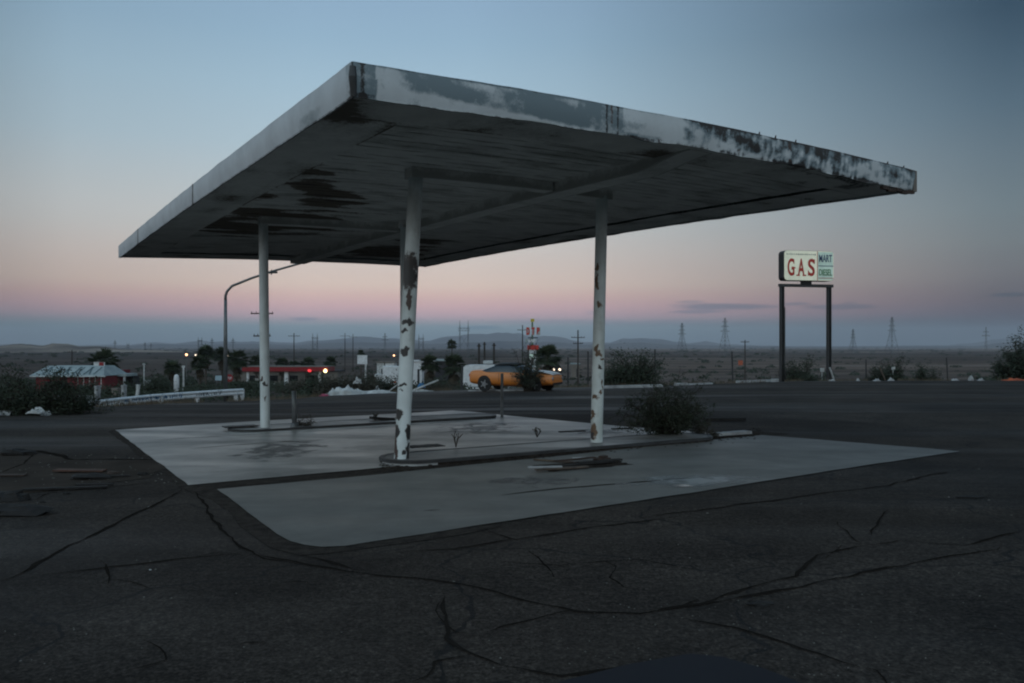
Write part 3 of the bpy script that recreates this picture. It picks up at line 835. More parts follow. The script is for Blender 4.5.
bush('dark scrub left of the red canopy at its foot', at(243, 110), 4.0, 1.9, 2600, .13, 50, 2., 'leaf', spread=.24, trad=.03, upright=.5)
bush('dark scrub in front of the red canopy columns', at(302, 90), 5.0, 1.3, 2600, .11, 50, 2., 'leaf2', spread=.22, trad=.03, upright=.5)
# scattered roadside scrub, beyond counting
mb = MB(); fo = MB()
random.seed(21)
def scrub(x, y, z, w, h, k, s):
    for _ in range(k):
        a = random.random()*6.28; r = random.random()**.5*w/2
        c = Vector((x+math.cos(a)*r, y+math.sin(a)*r, z+h*random.random()*(1-(2*r/w)**2*.6)))
        a_ = Vector((random.gauss(0, 1), random.gauss(0, 1), random.gauss(0, 1.2))).normalized(); b_ = a_.orthogonal().normalized()
        fo.quad(c-a_*s, c+b_*s*.5, c+a_*s, c-b_*s*.5)
for _ in range(260):
    px = random.uniform(-60, 1080); e = edge_r(math.atan((px-CX)/FPX))*math.cos(math.atan((px-CX)/FPX))
    Y = e+.9+random.random()**1.5*14; p = at(px, Y); w = random.uniform(.4, 1.2)*(1 if Y > e+3 else .7); scrub(p.x, p.y, p.z-.05, w, w*.45, int(40*w), .05)
for _ in range(900):
    px = random.uniform(-60, 1080) if random.random() < .5 else random.uniform(-40, 470); Y = random.uniform(55, 190); p = at(px, Y); w = random.uniform(.8, 2.6); scrub(p.x, p.y, p.z-.1, w, w*.45, int(24*w), .13)
for _ in range(330):
    px = random.uniform(-40, 560); Y = random.uniform(125, 240); p = at(px, Y); w = random.uniform(2., 6.); scrub(p.x, p.y, p.z-.1, w, w*.4, int(30*w), .26)
for _ in range(900):
    px = random.uniform(-60, 1090); Y = 190*(30**random.random()); p = at(px, Y); w = random.uniform(1.5, 4.)*(1+Y/900); scrub(p.x, p.y, p.z-.1, w, w*.3, 26, w*.14)
tag(fo.build('desert_scrub', M['leaf']), 'low brown scrub scattered over the desert plain beyond the lot', 'scrub', kind='stuff')
gr = MB()
for _ in range(9000):
    px = random.uniform(-60, 1080); e = edge_r(math.atan((px-CX)/FPX))*math.cos(math.atan((px-CX)/FPX))
    if FB(px*.02, 1, 0, 1, 2) < -.12: continue
    Y = e-.5+abs(random.gauss(0, 1.4)); p = at(px, Y); p.z += .06 if Y < e else 0; h = random.uniform(.06, .30)
    d = Vector((random.gauss(0, .3), random.gauss(0, .3), 1))*h
    gr.f.append((len(gr.v), len(gr.v)+1, len(gr.v)+2)); gr.v += [p+Vector((-.012, 0, -.03)), p+Vector((.012, 0, -.03)), p+d]
tag(gr.build('dry_grass', M['drygrass']), 'dry straw-coloured grass along the edge of the lot', 'grass', kind='stuff')
# dead sticks growing from the island
def sticks(label, loc, h, n, seed):
    random.seed(seed); mb = MB()
    for k in range(n):
        a = random.uniform(0, 6.28); t = random.uniform(.15, .6)
        e = Vector((math.cos(a)*t*h, math.sin(a)*t*h, h*random.uniform(.6, 1)))
        m_ = e*.5+Vector((random.gauss(0, .02), 0, .02)); mb.tube([(0, 0, -.02), m_, e], [.007, .005, .004], 5)
        mb.tube([m_, m_+Vector((random.gauss(0, .06), random.gauss(0, .04), .07))], [.007, .005], 4)
        mb.rock(e, .009, 1, k)
    o = mb.build('dead_weed', M['twig'], loc=loc); return tag(o, label, 'weed', 'dead weeds on the pump island')
sticks('forked dead weed on the island right of the leaning column', onlot(456, 452.5, off=.1), .22, 5, 3)
sticks('short black stub of weed on the island midway between the columns', onlot(537, 442, off=.1), .13, 6, 5)
sticks('low dead stems at the far island end', onlot(375, 422.5, off=.05), .12, 6, 9)

# palms
def fan_palm(label, loc, h, crown, seed, skirt=True, first=None, trunk_r=.22):
    random.seed(seed)
    t = empty('fan_palm', loc, label, 'palm tree', 'fan palms on the plain')
    tb = MB(); K = 8
    tb.tube([(N(k, seed, 0)*.12, 0, -.3+(h+.3)*k/K) for k in range(K+1)], [trunk_r*(1.25-.4*k/K) for k in range(K+1)], 9)
    tb.build('trunk', M['trunk'], t)
    cr = MB()
    def frond(base, az, el, L, fan=1.):
        d = Vector((math.cos(az)*math.cos(el), math.sin(az)*math.cos(el), math.sin(el)))
        stem = base+d*L*.45; cr.tube([base, stem], [.03, .02], 3, False)
        up = Vector((0, 0, 1)); s = d.cross(up)
        s = s.normalized() if s.length > .1 else Vector((1, 0, 0)); w = s.cross(d)
        for k in range(9):
            a = (k/8-.5)*2.3*fan
            e = (d*math.cos(a)+s*math.sin(a))*L*.6; e.z -= L*.16*random.uniform(.5, 1.6)
            pd = (s*math.cos(a)-d*math.sin(a))*L*.045
            m1 = stem+e*.55+Vector((0, 0, .04*L))
            n = len(cr.v); cr.v += [stem, m1-pd, stem+e, m1+pd]; cr.f.append((n, n+1, n+2, n+3))
    top = Vector((0, 0, h))
    for k in range(64):
        frond(top+Vector((0, 0, random.uniform(-.25, .25))), random.random()*6.28, R(random.uniform(-38, 80)), crown*random.uniform(.8, 1.1))
    cr.build('crown', M['frond'], t)
    if skirt:
        sk = cr = MB()
        globals_cr = sk
        for k in range(46):
            frond(top+Vector((0, 0, -random.uniform(.2, 1.)*crown*.9)), random.random()*6.28, R(random.uniform(-80, -45)), crown*random.uniform(.5, .8), .7)
        sk.build('skirt', M['skirt'], t)
    return t
PALMS = [ # px, crown centre y, Y, crown radius, label
 (104, 362, 120, 2.6, 'round-headed fan palm at the right end of the red diner roof'),
 (172, 368, 150, 2.0, 'short fan palm left of the pair of orange lamps'),
 (206, 353, 185, 2.7, 'tallest fan palm of the clump right of the orange lamps'),
 (200, 364, 170, 2.5, 'lower fan palm in front of the tallest of the clump'),
 (222, 355, 190, 2.6, 'fan palm just left of the curved street lamp'),
 (237, 360, 165, 2.9, 'broad fan palm right of the curved street lamp'),
 (256, 362, 200, 2.2, 'fan palm at the left end of the red canopy'),
 (282, 364, 205, 2.3, 'fan palm behind the red canopy, leftmost of three'),
 (294, 366, 215, 2.0, 'fan palm behind the red canopy, middle one of three'),
 (308, 364, 205, 2.4, 'fan palm behind the red canopy, rightmost of three'),
 (331, 362, 210, 2.0, 'small fan palm past the right end of the red canopy'),
 (430, 364, 120, 2.0, 'fan palm right of the leaning column'),
 (454, 366, 118, 2.3, 'fan palm left of the white trailer'),
 (452, 344.5, 230, 1.9, 'slender tall palm standing up against the mountains'),
 (548, 358, 120, 2.6, 'dark fan palm just right of the tall red and white sign'),
 (361, 353, 230, 1.3, 'tiny palm head above the white billboard'),
]
for i, (px, cy, Y, cr_, lb) in enumerate(PALMS):
    p = at(px, Y); top = CAMZ+(HY-cy)/FPX*Y
    fan_palm(lb, p, max(2.2, top-p.z), cr_*.86, 40+i, skirt=(px not in (452, 361)), trunk_r=.2 if px not in (452, 361) else .14)

# ------------------------------------------------------------------ street lamp, pipe, posts
t = empty('street_lamp', at(225.5, 38.5), 'tall grey street lamp with a long curved arm behind the guardrail', 'street lamp')
p0 = t.location; k = 38.5/FPX
pts = [(0, 0, -.2), (0, 0, 2.4)]
zt = lambda py: CAMZ+(HY-py)*k-p0.z
xt = lambda px: (px-225.5)*k
MB().tube([(0, 0, -.2), (0, 0, zt(340)), (0, 0, zt(300))], [.10, .085, .07], 10).build('pole', M['steel'], t, True)
arm = [(0, 0, zt(300)), (0, 0, zt(296)), (xt(227), 0, zt(291.5)), (xt(232), 0, zt(286)), (xt(252), 0, zt(278)), (xt(275), 0, zt(270.5)), (xt(300), 0, zt(263.5)), (xt(322), 0, zt(258))]
MB().tube(arm, [.07, .068, .064, .06, .055, .05, .048, .045], 8).build('arm', M['steel'], t, True)
MB().tube([(xt(318), 0, zt(257)), (xt(330), 0, zt(256)), (xt(338), 0, zt(257))], [.09, .16, .07], 8).build('lamp_head', M['steel'], t, True)
MB().tube([(xt(268), -.1, zt(273)), (xt(278), -.1, zt(272.5))], .05, 6).tube([(xt(272), -.1, zt(275)), (xt(272), -.1, zt(270))], .03, 5).build('bracket', M['darksteel'], t)
o = MB().tube([(0, 0, -.02), (0, 0, .4), (-.01, 0, .74)], [.05, .047, .045], 10).tube([(0, 0, -.05), (0, 0, .12)], [.09, .075], 10).build('standpipe', M['steel'], smooth_=True, loc=onlot(294.5, 429))
tag(o, 'thin grey standpipe on the far island beside the left column', 'pipe')
o = MB().tube([(0, 0, -.1), (0, 0, 1.02)], .034, 8).build('steel_post', M['steel'], loc=onlot(502, 417.5)); tag(o, 'thin bare steel post at the back edge of the concrete', 'post')
def fpost(px, ytop, Y, lb, lean=0., r=.05, m='darksteel', ybase=None):
    p = at(px, Y); h = CAMZ+(HY-ytop)/FPX*Y-p.z
    mb = MB().tube([(0, 0, -.3), (lean*h*.5, 0, h*.5), (lean*h, 0, h)], [r, r*.95, r*.9], 7)
    mb.tube([(lean*h, 0, h), (lean*h, 0, h+.04)], [r*1.3, r*1.1], 7)
    o = mb.build('fence_post', M[m], loc=p); tag(o, lb, 'post', 'old fence posts beyond the lot edge')
fpost(461.5, 366, 47.5, 'dark fence post left of the orange car', .03, .075)
fpost(588, 352, 49, 'dark fence post just left of the right column')
fpost(568, 358, 49, 'fence post between the orange car and the right column')
fpost(655, 350, 50.5, 'fence post behind the dome-shaped bush')
fpost(733, 352, 54, 'leaning fence post midway to the gas sign', -.03, .06)
fpost(866, 360, 59.5, 'fence post left of the scraggly shrub')
fpost(948, 358, 61, 'leaning fence post left of the white scraps at right', -.05)
for px, yt, Y, lb in ((479, 343.5, 100, 'left dark pole of three above the white trailer'), (484.5, 342, 112, 'middle dark pole of three above the white trailer'), (494, 343, 104, 'right dark pole of three above the white trailer')):
    p = at(px, Y); h = CAMZ+(HY-yt)/FPX*Y-p.z
    o = MB().tube([(0, 0, -.4), (0, 0, h)], [.17, .12], 7).box((0, 0, h-.3), (.5, .12, .12)).build('wooden_pole', M['polewood'], loc=p)
    tag(o, lb, 'pole', 'bare poles above the trailer')
def upole(px, ytop, Y, arms, lb):
    p = at(px, Y); k = Y/FPX; h = (HY-ytop)*k+CAMZ-p.z
    t = empty('utility_pole', p, lb, 'utility pole', 'utility poles across the plain')
    MB().tube([(0, 0, -.5), (0, 0, h)], [.19, .12], 7).build('pole', M['polewood'], t)
    for py, w in arms:
        z = (HY-py)*k+CAMZ-p.z
        mb = MB().box((0, 0, z), (w, .12, .13)); 
        for s in (-.46, -.25, .25, .46): mb.tube([(w*s, 0, z+.06), (w*s, 0, z+.24)], [.05, .035], 5)
        mb.build('crossarm', M['polewood'], t)
upole(262, 311, 92, [(313.5, 2.5), (336, 1.9)], 'wooden utility pole with crossarms hidden behind the left column')
upole(578, 330, 160, [(337.5, 2.6), (343.5, 1.9)], 'tall utility pole with two crossarms between the car and the right column')
upole(294, 333, 230, [(336, 3.2)], 'utility pole above the left half of the red canopy')
upole(745, 340, 200, [(342, 2.)], 'small utility pole left of the gas sign')
upole(522.5, 325, 210, [(330, 2.6)], 'utility pole left of the tall red and white sign')
upole(345, 333, 330, [(336, 4.)], 'utility pole above the white rubbish heap, left of a pair')
upole(353, 334, 340, [(337, 3.4)], 'utility pole above the white rubbish heap, right of a pair')
upole(72, 350, 180, [(352, 2.)], 'short utility pole above the red diner roof')

# ------------------------------------------------------------------ pylons
def bar(mb, a, b, r): mb.tube([a, b], r, 4, False)
def pylon_mesh(t, kind, h, r):
    b = MB(); arms = MB()
    if kind == 'L':     # tapering lattice tower
        def wd(z): return interp(z/h, [(0, .135*h), (.62, .035*h), (1, .012*h)])
        zs = [0, .16, .3, .42, .52, .62, .72, .82, .91, 1.]
        for s, e in zip(zs, zs[1:]):
            for i in range(4):
                sx, sy = ((-1, -1), (1, -1), (1, 1), (-1, 1))[i]; tx, ty = ((-1, -1), (1, -1), (1, 1), (-1, 1))[(i+1) % 4]
                w0, w1 = wd(s*h), wd(e*h)
                bar(b, (sx*w0, sy*w0, s*h), (sx*w1, sy*w1, e*h), r); bar(b, (sx*w0, sy*w0, s*h), (tx*w1, ty*w1, e*h), r*.6)
                bar(b, (sx*w1, sy*w1, e*h), (tx*w1, ty*w1, e*h), r*.6)
        for z, w in ((.66, .15), (.78, .12), (.9, .09)):
            bar(arms, (-w*h, 0, z*h), (w*h, 0, z*h), r); bar(arms, (-w*h, 0, z*h), (0, 0, (z+.05)*h), r*.6); bar(arms, (w*h, 0, z*h), (0, 0, (z+.05)*h), r*.6)
    elif kind == 'H':   # portal tower: two lattice masts and a bridge
        s_ = .12*h
        for sx in (-1, 1):
            for q in (-1, 1):
                bar(b, (sx*s_*.9+q*.03*h, 0, 0), (sx*s_*.9, 0, h*.98), r)
            for k in range(7):
                z0, z1 = h*k/7, h*(k+1)/7
                bar(b, (sx*s_*.9-.03*h*(1-k/7), 0, z0), (sx*s_*.9+.03*h*(1-(k+1)/7), 0, z1), r*.6)
            bar(b, (sx*s_*.9, 0, h*.3), (-sx*s_*.9, 0, h*.62), r*.6)
        for z in (.72, .79): bar(arms, (-s_*1.3, 0, z*h), (s_*1.3, 0, z*h), r)
        for k in range(8):
            x0, x1 = -s_*1.3+s_*2.6*k/8, -s_*1.3+s_*2.6*(k+1)/8
            bar(arms, (x0, 0, h*(.72 if k % 2 else .79)), (x1, 0, h*(.79 if k % 2 else .72)), r*.6)
    else:               # slim tower with crossarms
        for sx in (-1, 1): bar(b, (sx*.045*h, 0, 0), (sx*.01*h, 0, h), r)
        for k in range(8): bar(b, (.045*h*(1-k/9)*(-1)**k, 0, h*k/8), (-.045*h*(1-(k+1)/9)*(-1)**k, 0, h*(k+1)/8), r*.6)
        for z, w in ((.68, .17), (.82, .12)):
            bar(arms, (-w*h, 0, z*h), (w*h, 0, z*h), r); bar(arms, (-w*h, 0, z*h), (0, 0, (z+.05)*h), r*.6); bar(arms, (w*h, 0, z*h), (0, 0, (z+.05)*h), r*.6)
    b.build('tower_frame', M['steel'], t); arms.build('crossarms', M['steel'], t)
PYL = [
 (115, 340, 2400, 'T', 'faint slim pylon above the left sandy hills'), (128, 343, 2500, 'H', 'faint portal pylon right of the sandy hills'),
 (145, 342, 2300, 'T', 'faint slim pylon, left of a close pair above the dark scrub'), (151, 343, 2400, 'T', 'faint slim pylon, right of a close pair above the dark scrub'),
 (200, 337, 1500, 'H', 'portal pylon above the left palm clump'), (212, 338, 1700, 'T', 'slim pylon just right of the portal pylon over the palms'),
 (233, 338, 1700, 'T', 'slim pylon between the street lamp and the left column'),
 (315, 333, 1300, 'H', 'portal pylon above the red canopy'), (385, 333, 1200, 'T', 'broad-armed pylon left of the leaning column'),
 (421, 334, 1300, 'H', 'portal pylon right of the leaning column'), (464, 320, 760, 'H', 'largest portal pylon, above the white trailer'),
 (682, 323, 1050, 'L', 'pointed lattice pylon right of the dome-shaped bush'), (725, 318, 900, 'L', 'taller pointed lattice pylon left of the gas sign'),
 (853, 329, 1300, 'L', 'small lattice pylon just right of the gas sign'), (892, 317, 900, 'L', 'tallest lattice pylon right of the gas sign'),
 (986, 327, 1150, 'T', 'slim pylon near the right edge of the picture')]
for px, yt, Y, kd, lb in PYL:
    p = at(px, Y); h = CAMZ+(HY-yt)/FPX*Y-p.z
    t = empty('power_pylon', p, lb, 'pylon', 'power line pylons on the horizon', R(10) if kd != 'L' else R(25))
    pylon_mesh(t, kd, h, Y*.00021)

# ------------------------------------------------------------------ guardrail
RL = [(-40, 20.3), (0, 22.6), (50, 26.0), (100, 30.2), (150, 33.6), (200, 36.2), (243.5, 38.6)]
def rail_pt(px): 
    Y = interp(px, RL); return Vector(((px-CX)/FPX*Y, Y, 0))
t = empty('guardrail', at(150, 33.6), 'long white metal guardrail with blue graffiti at the left edge of the lot', 'guardrail')
prof = [(.02, .42), (-.03, .39), (-.045, .345), (.0, .30), (.03, .27), (.0, .24), (-.045, .195), (-.03, .145), (.02, .115)]
ZR = -.74
pxs = [88+(243.5-88)*i/60 for i in range(61)]
rows = []
for i, px in enumerate(pxs):
    q = rail_pt(px); d = (rail_pt(px+1)-rail_pt(px-1)).normalized(); nr = Vector((-d.y, d.x, 0))
    if nr.y < 0: nr = -nr
    rows.append([Vector((q.x, q.y, ZR+z+.02*N(q.x, q.y, 0, .3)))+nr*o_ for o_, z in prof])
def under(o, t): o.parent = t; o.matrix_parent_inverse = Matrix.Translation(-t.location); return o
ra = gridmesh('rail', rows, M['white']); sdf = ra.modifiers.new('t', 'SOLIDIFY'); sdf.thickness = .02; under(ra, t)
for px in (128, 160, 196, 235, 241.5, 97):
    q = rail_pt(px); q.y += .12; gz = ground_z(q.x, q.y)
    under(MB().box((q.x, q.y, (gz-.2+ZR+.36)/2), (.15, .15, ZR+.36-gz+.2)).build('post', M['white']), t)
def scrib(px0, px1, n, m, seed, nm):
    random.seed(seed); mb = MB()
    for i in range(n):
        px = px0+(px1-px0)*i/n; pts = []
        for k in range(5):
            q = rail_pt(px+random.uniform(-1.6, 1.6)); z = ZR+random.uniform(.13, .40); q.y -= .075; pts.append(Vector((q.x, q.y, z)))
        mb.tube(pts, .014, 4, False)
    under(mb.build(nm, m), t)
scrib(126, 168, 26, M['bluepaint'], 2, 'graffiti'); scrib(168, 184, 7, M['bluepaint'], 3, 'graffiti'); scrib(198, 224, 9, M['greypaint'], 4, 'graffiti')

# ------------------------------------------------------------------ debris helpers
def crumple(name, label, loc, sx, sy, sz, m, seed, cat='debris', group=None, rz=0., rough=.5):
    random.seed(seed); rows = []
    for i in range(9):
        row = []
        for j in range(13):
            u, v = j/12-.5, i/8-.5
            h = sz*max(0, (1-(2*abs(u))**2.2))*(1-(2*abs(v))**2.2)
            n = FB(u*4+seed, v*4, seed, 1, 3)
            row.append(Vector((u*sx*(1+.25*n), v*sy*(1+.25*n), max(0, h*(.7+rough*n*1.6)))))
        rows.append(row)
    o = gridmesh(name, rows, m); s = o.modifiers.new('t', 'SOLIDIFY'); s.thickness = .02
    o.location = loc; o.rotation_euler = (0, 0, rz)
    return tag(o, label, cat, group)
def board(name, label, loc, L, w, h, m, rz=0., ry=0., cat='board', group=None, seed=1, rx=0.):
    mb = MB(); K = 7; poly = []
    random.seed(seed)
    for k in range(K+1): poly.append((-L/2+L*k/K, -w/2+random.uniform(0, .12)*w))
    for k in range(K+1): poly.append((L/2-L*k/K+random.uniform(-.01, .01)*L, w/2-random.uniform(0, .12)*w))
    mb.prism(poly, 0, h*(.6 if h < .035 else 1)); o = mb.build(name, m, loc=loc); o.rotation_euler = (rx, ry, rz)
    return tag(o, label, cat, group)
def eg(px, d=.5):
    a = math.atan((px-CX)/FPX); Y = (edge_r(a)-d)*math.cos(a); x = (px-CX)/FPX*Y
    return Vector((x, Y, lot_z(x, Y)))
G1 = 'white rubbish along the far edge'
# white rubbish heap
crumple('plastic_sheet', 'large crumpled white sheet on top of the rubbish heap', eg(345, .5), 1.7, .7, .50, M['whitedull'], 3, 'rubbish', G1)
crumple('plastic_sheet', 'pale crumpled sheet at the left foot of the rubbish heap', eg(334.5, .5), 1.0, .6, .34, M['whitedull'], 5, 'rubbish', G1)
crumple('plastic_sheet', 'small pale sheet at the right foot of the rubbish heap', eg(358.5, .4), .9, .6, .28, M['whitedull'], 8, 'rubbish', G1)
crumple('plastic_sheet', 'long flat white sheet running right from the heap to the leaning column', eg(378, .3), 2.2, .6, .22, M['whitedull'], 9, 'rubbish', G1, rough=.3)
crumple('plastic_sheet', 'white sheet snagged in the brush above the heap', at(357.5, 47.2)+Vector((0, 0, .95)), .5, .3, .35, M['whitedull'], 10, 'rubbish', G1)
crumple('plastic_sheet', 'small white rag in the scrub left of the leaning column', at(377, 47.5)+Vector((0, 0, .5)), .3, .3, .3, M['whitedull'], 13, 'rubbish', G1)
board('board', 'slanting white board beside the leaning column', at(388, 47.5)+Vector((0, 0, .35)), 1.6, .25, .06, M['whitedull'], .1, -.65, group=G1)
board('board', 'white board leaning low right of the leaning column', eg(426, .3)+Vector((0, 0, .3)), 1.5, .3, .08, M['whitedull'], .1, -.38, group=G1)
crumple('plastic_sheet', 'flat white sheet at the right foot of the leaning column', eg(418, .4), 1.7, .5, .16, M['whitedull'], 18, 'rubbish', G1, rough=.3)
crumple('tarp', 'small bright blue tarp right of the leaning column', at(421.5, 47.5)+Vector((0, 0, .35)), .45, .35, .3, M['blue'], 19, 'tarp')
crumple('cloth', 'pink cloth lying left of the white rubbish heap', eg(324, .5), .5, .35, .15, M['pink'], 20, 'cloth')
# left debris under big bush
crumple('plastic_sheet', 'white crumpled sheet under the big left bush', at(36, 20.1)+Vector((0, 0, .14)), .36, .25, .14, M['whitedull'], 22, 'rubbish', G1)
crumple('plastic_sheet', 'pale bag lying below the big left bush at the lot edge', at(46, 20.4)+Vector((0, 0, .03)), .3, .2, .14, M['whitedull'], 23, 'rubbish', G1)
board('board', 'pale board fragment at the left edge under the bush', at(2, 20.2)+Vector((0, 0, .12)), .4, .16, .04, M['kerbwhite'], .1, .1, group=G1, rx=.9)
board('board', 'bent end of white rail lying in the bush', at(72, 24.6)+Vector((0, 0, .35)), 1.1, .3, .05, M['whitedull'], .35, .05, group=G1, rx=1.1)
# right side scraps
crumple('plastic_sheet', 'white scrap at the right post of the gas sign', eg(832, .4), 0.42, 0.28, 0.15, M['kerbwhite'], 30, 'rubbish', G1)
board('board', 'upright white splinter against the right sign post', at(831.5, 56.2)+Vector((0, 0, .8)), .9, .18, .05, M['whitedull'], .1, 1.2, group=G1)
o = MB().tube([(0, 0, -.2), (0, 0, 1.15)], .03, 6).box((0, -.05, 1.2), (.28, .03, .26)).build('marker_sign', M['whitedull'], loc=at(822, 57.5)); tag(o, 'small white square marker left of the right sign post', 'sign')
o = MB().tube([(0, 0, -.2), (0, 0, 1.25)], .03, 6).box((0, -.05, 1.3), (.24, .03, .24)).build('marker_sign', M['whitedull'], loc=at(893, 58.0)); tag(o, 'small white marker in front of the scraggly shrub', 'sign')
board('board', 'tan stick leaning in the shrub right of the gas sign', at(883, 57.6)+Vector((0, 0, .75)), 1.25, .1, .06, M['wood'], .1, 1.15)
crumple('plastic_sheet', 'white scrap at the lot edge left of the scraggly shrub', eg(877, .5), 0.49, 0.28, 0.17, M['kerbwhite'], 34, 'rubbish', G1)
crumple('plastic_sheet', 'white scrap under the scraggly shrub', eg(891, .4), 0.42, 0.28, 0.21, M['kerbwhite'], 35, 'rubbish', G1)
crumple('plastic_sheet', 'tiny white scrap midway between sign and scraggly shrub', eg(858, .5), 0.20, 0.17, 0.21, M['kerbwhite'], 36, 'rubbish', G1)
crumple('plastic_sheet', 'pale scrap right of the low rounded shrub', eg(955, .5), 0.49, 0.28, 0.17, M['kerbwhite'], 37, 'rubbish', G1)
crumple('plastic_sheet', 'pale upright scrap near the right bushes', eg(971, .4), 0.32, 0.28, 0.42, M['kerbwhite'], 38, 'rubbish', G1)
crumple('plastic_sheet', 'low pale scrap left of the orange netting', eg(981, .5), 0.42, 0.28, 0.20, M['kerbwhite'], 39, 'rubbish', G1)
crumple('plastic_netting', 'strip of bright orange plastic at the foot of the right bushes', eg(1014, .5), 1.6, .4, .15, M['orangeplastic'], 41, 'netting', rough=.7)
o = MB().tube([(0, 0, -.2), (0, 0, 1.0)], .04, 6).box((0, -.05, 1.6), (2.6, .1, 2.8)).build('marker_sign', M['orangeplastic'], loc=at(740.5, 480)); tag(o, 'small orange board far out on the plain left of the gas sign', 'sign')
# kerbs
def kerb(px0, py0, px1, py1, lb, h=.14, m='kerbwhite'):
    a = onlot(px0, py0); b = onlot(px1, py1); L = (b-a).length; d = (b-a)/L
    o = MB().prism([(0, 0), (L, 0), (L, .18), (0, .18)], -.05, h).build('kerb', M[m], loc=a, bevel=.02); o.rotation_euler = (0, -math.asin(d.z), math.atan2(d.y, d.x))
    tag(o, lb, 'kerb', 'broken white kerb stones at the lot edge')
kerb(603, 388.6, 663, 387, 'white kerb in front of the dome-shaped bush')
kerb(676, 385.6, 688, 385.2, 'short bright kerb stone right of the dome-shaped bush')
kerb(690, 385.2, 713, 384.2, 'grey-white kerb left of the leaning fence post', .09)
kerb(738, 383.0, 772, 381.8, 'longest white kerb left of the gas sign')
kerb(773, 382.0, 779, 381.8, 'small kerb stone at the left post of the gas sign', .2)
kerb(468, 391.3, 500, 391.2, 'white kerb under the rear wheel of the orange car', .07)
kerb(503, 391.2, 545, 390.8, 'white kerb under the front of the orange car', .06)
# foreground rubble
GF = 'broken asphalt lumps on the lot'
def chunk(px, py, r, sx, lb, m='crack', sq=.35, cat='rubble'):
    o = MB().rock((0, 0, r*.2), r, sq, px*.1, sx, 9).rock((r*sx*.7, r*.2, r*.15), r*.6, sq, px*.17, 1.2, 8).build('rubble', M[m], loc=onlot(px, py)); tag(o, lb, cat, GF)
M['blackrubble'] = mat('black_rubble', (.009, .0085, .008), (.018, .017, .016), 12, .9, bs=.5)
chunk(8, 514, .17, 2.2, 'long black lump at the left edge, nearest of the rubble', 'blackrubble', .4)
chunk(5, 500, .13, 1.8, 'jagged black lump at the left edge behind the nearest one', 'blackrubble', .5)
chunk(14, 455, .16, 1.6, 'black lump on the long crack at far left', 'blackrubble', .4)
chunk(88, 479, .12, 2.0, 'dark lump in the bare dirt beside the rusty plank', 'blackrubble', .35)
chunk(66, 494, .03, 1., 'fist-sized stone right of the dark strip', 'blackrubble', .6)
chunk(42, 502.5, .025, 1., 'small stone left of the fist-sized one', 'blackrubble', .6)
chunk(142, 475, .05, 1.3, 'small dark lump near the pad corner', 'blackrubble', .6)
chunk(113, 473.5, .05, 1.6, 'small flat lump right of the rusty plank', 'rust', .4)
chunk(760, 604.5, .035, 2.6, 'flat black lump on the crack at lower right', 'blackrubble', .35)
chunk(862+110, 497.5, .05, 3.5, 'thin black strip of rubber on the asphalt at right', 'blackrubble', .2)
chunk(150, 570, .007, 1.4, 'pale chip beside the left crack', 'whitedull', .5)
board('plank', 'rusty orange plank lying in the bare dirt', onlot(80, 472.5)+Vector((0, 0, .02)), .62, .16, .03, mat('orange_plank', (.085, .042, .028), (.05, .027, .018), 7, .8, bs=.3), .05, .02, 'plank')
board('plank', 'dark strip of timber lying left of the pads', onlot(66, 490)+Vector((0, 0, .015)), .85, .09, .03, M['blackrubble'], .28, .01, 'plank')
board('plank', 'short dark strip joined to the right of the timber', onlot(95, 486.5)+Vector((0, 0, .015)), .4, .06, .03, M['blackrubble'], .2, .01, 'plank')
board('plank', 'thin stick lying beside the dark lump', onlot(108, 477.5)+Vector((0, 0, .01)), .5, .05, .025, M['blackrubble'], .25, .01, 'plank')
board('plank', 'reddish board end at the far left edge', onlot(4, 476.5)+Vector((0, 0, .01)), .5, .12, .025, M['rust'], .1, .01, 'plank')
# shards: many tiny stones -> stuff
random.seed(5); mb = MB()
for _ in range(330):
    if random.random() < .25: px, py = random.uniform(560, 1000), random.uniform(600, 690)
    elif random.random() < .5: px, py = random.uniform(0, 185), random.uniform(455, 485)
    else: px, py = random.uniform(0, 1024), random.uniform(440, 690)
    p = onlot(px, py); mb.rock(p+Vector((0, 0, .002)), random.uniform(.002, .0055)*(1 if py > 520 else 2.2), .6, random.random()*9, 1.2, 5)
tag(mb.build('loose_gravel', M['pad']), 'scattered small pale stones and glass chips on the asphalt', 'gravel', kind='stuff')
random.seed(15); mb = MB()
for _ in range(1500):
    t_ = random.random(); px = 380+t_*380; py = 468-.0876*(px-380)+random.gauss(0, 2.4)-1
    p = onlot(px, py); mb.rock(p+Vector((0, 0, .006)), random.uniform(.006, .024), .6, random.random()*9, 1.3, 5)
tag(mb.build('loose_rubble', M['gravel']), 'dark crumbled dirt and stones along the front of the near island', 'rubble', kind='stuff')
# dirt mats on island tops
for nm, pts, o_ in (('island_dirt', ((409, 456), (420, 450.5), (445, 449.5), (470, 451), (452, 455.5)), .104), ('island_dirt', ((478, 449.5), (500, 445.5), (545, 442.5), (530, 447)), .104)):
    pass
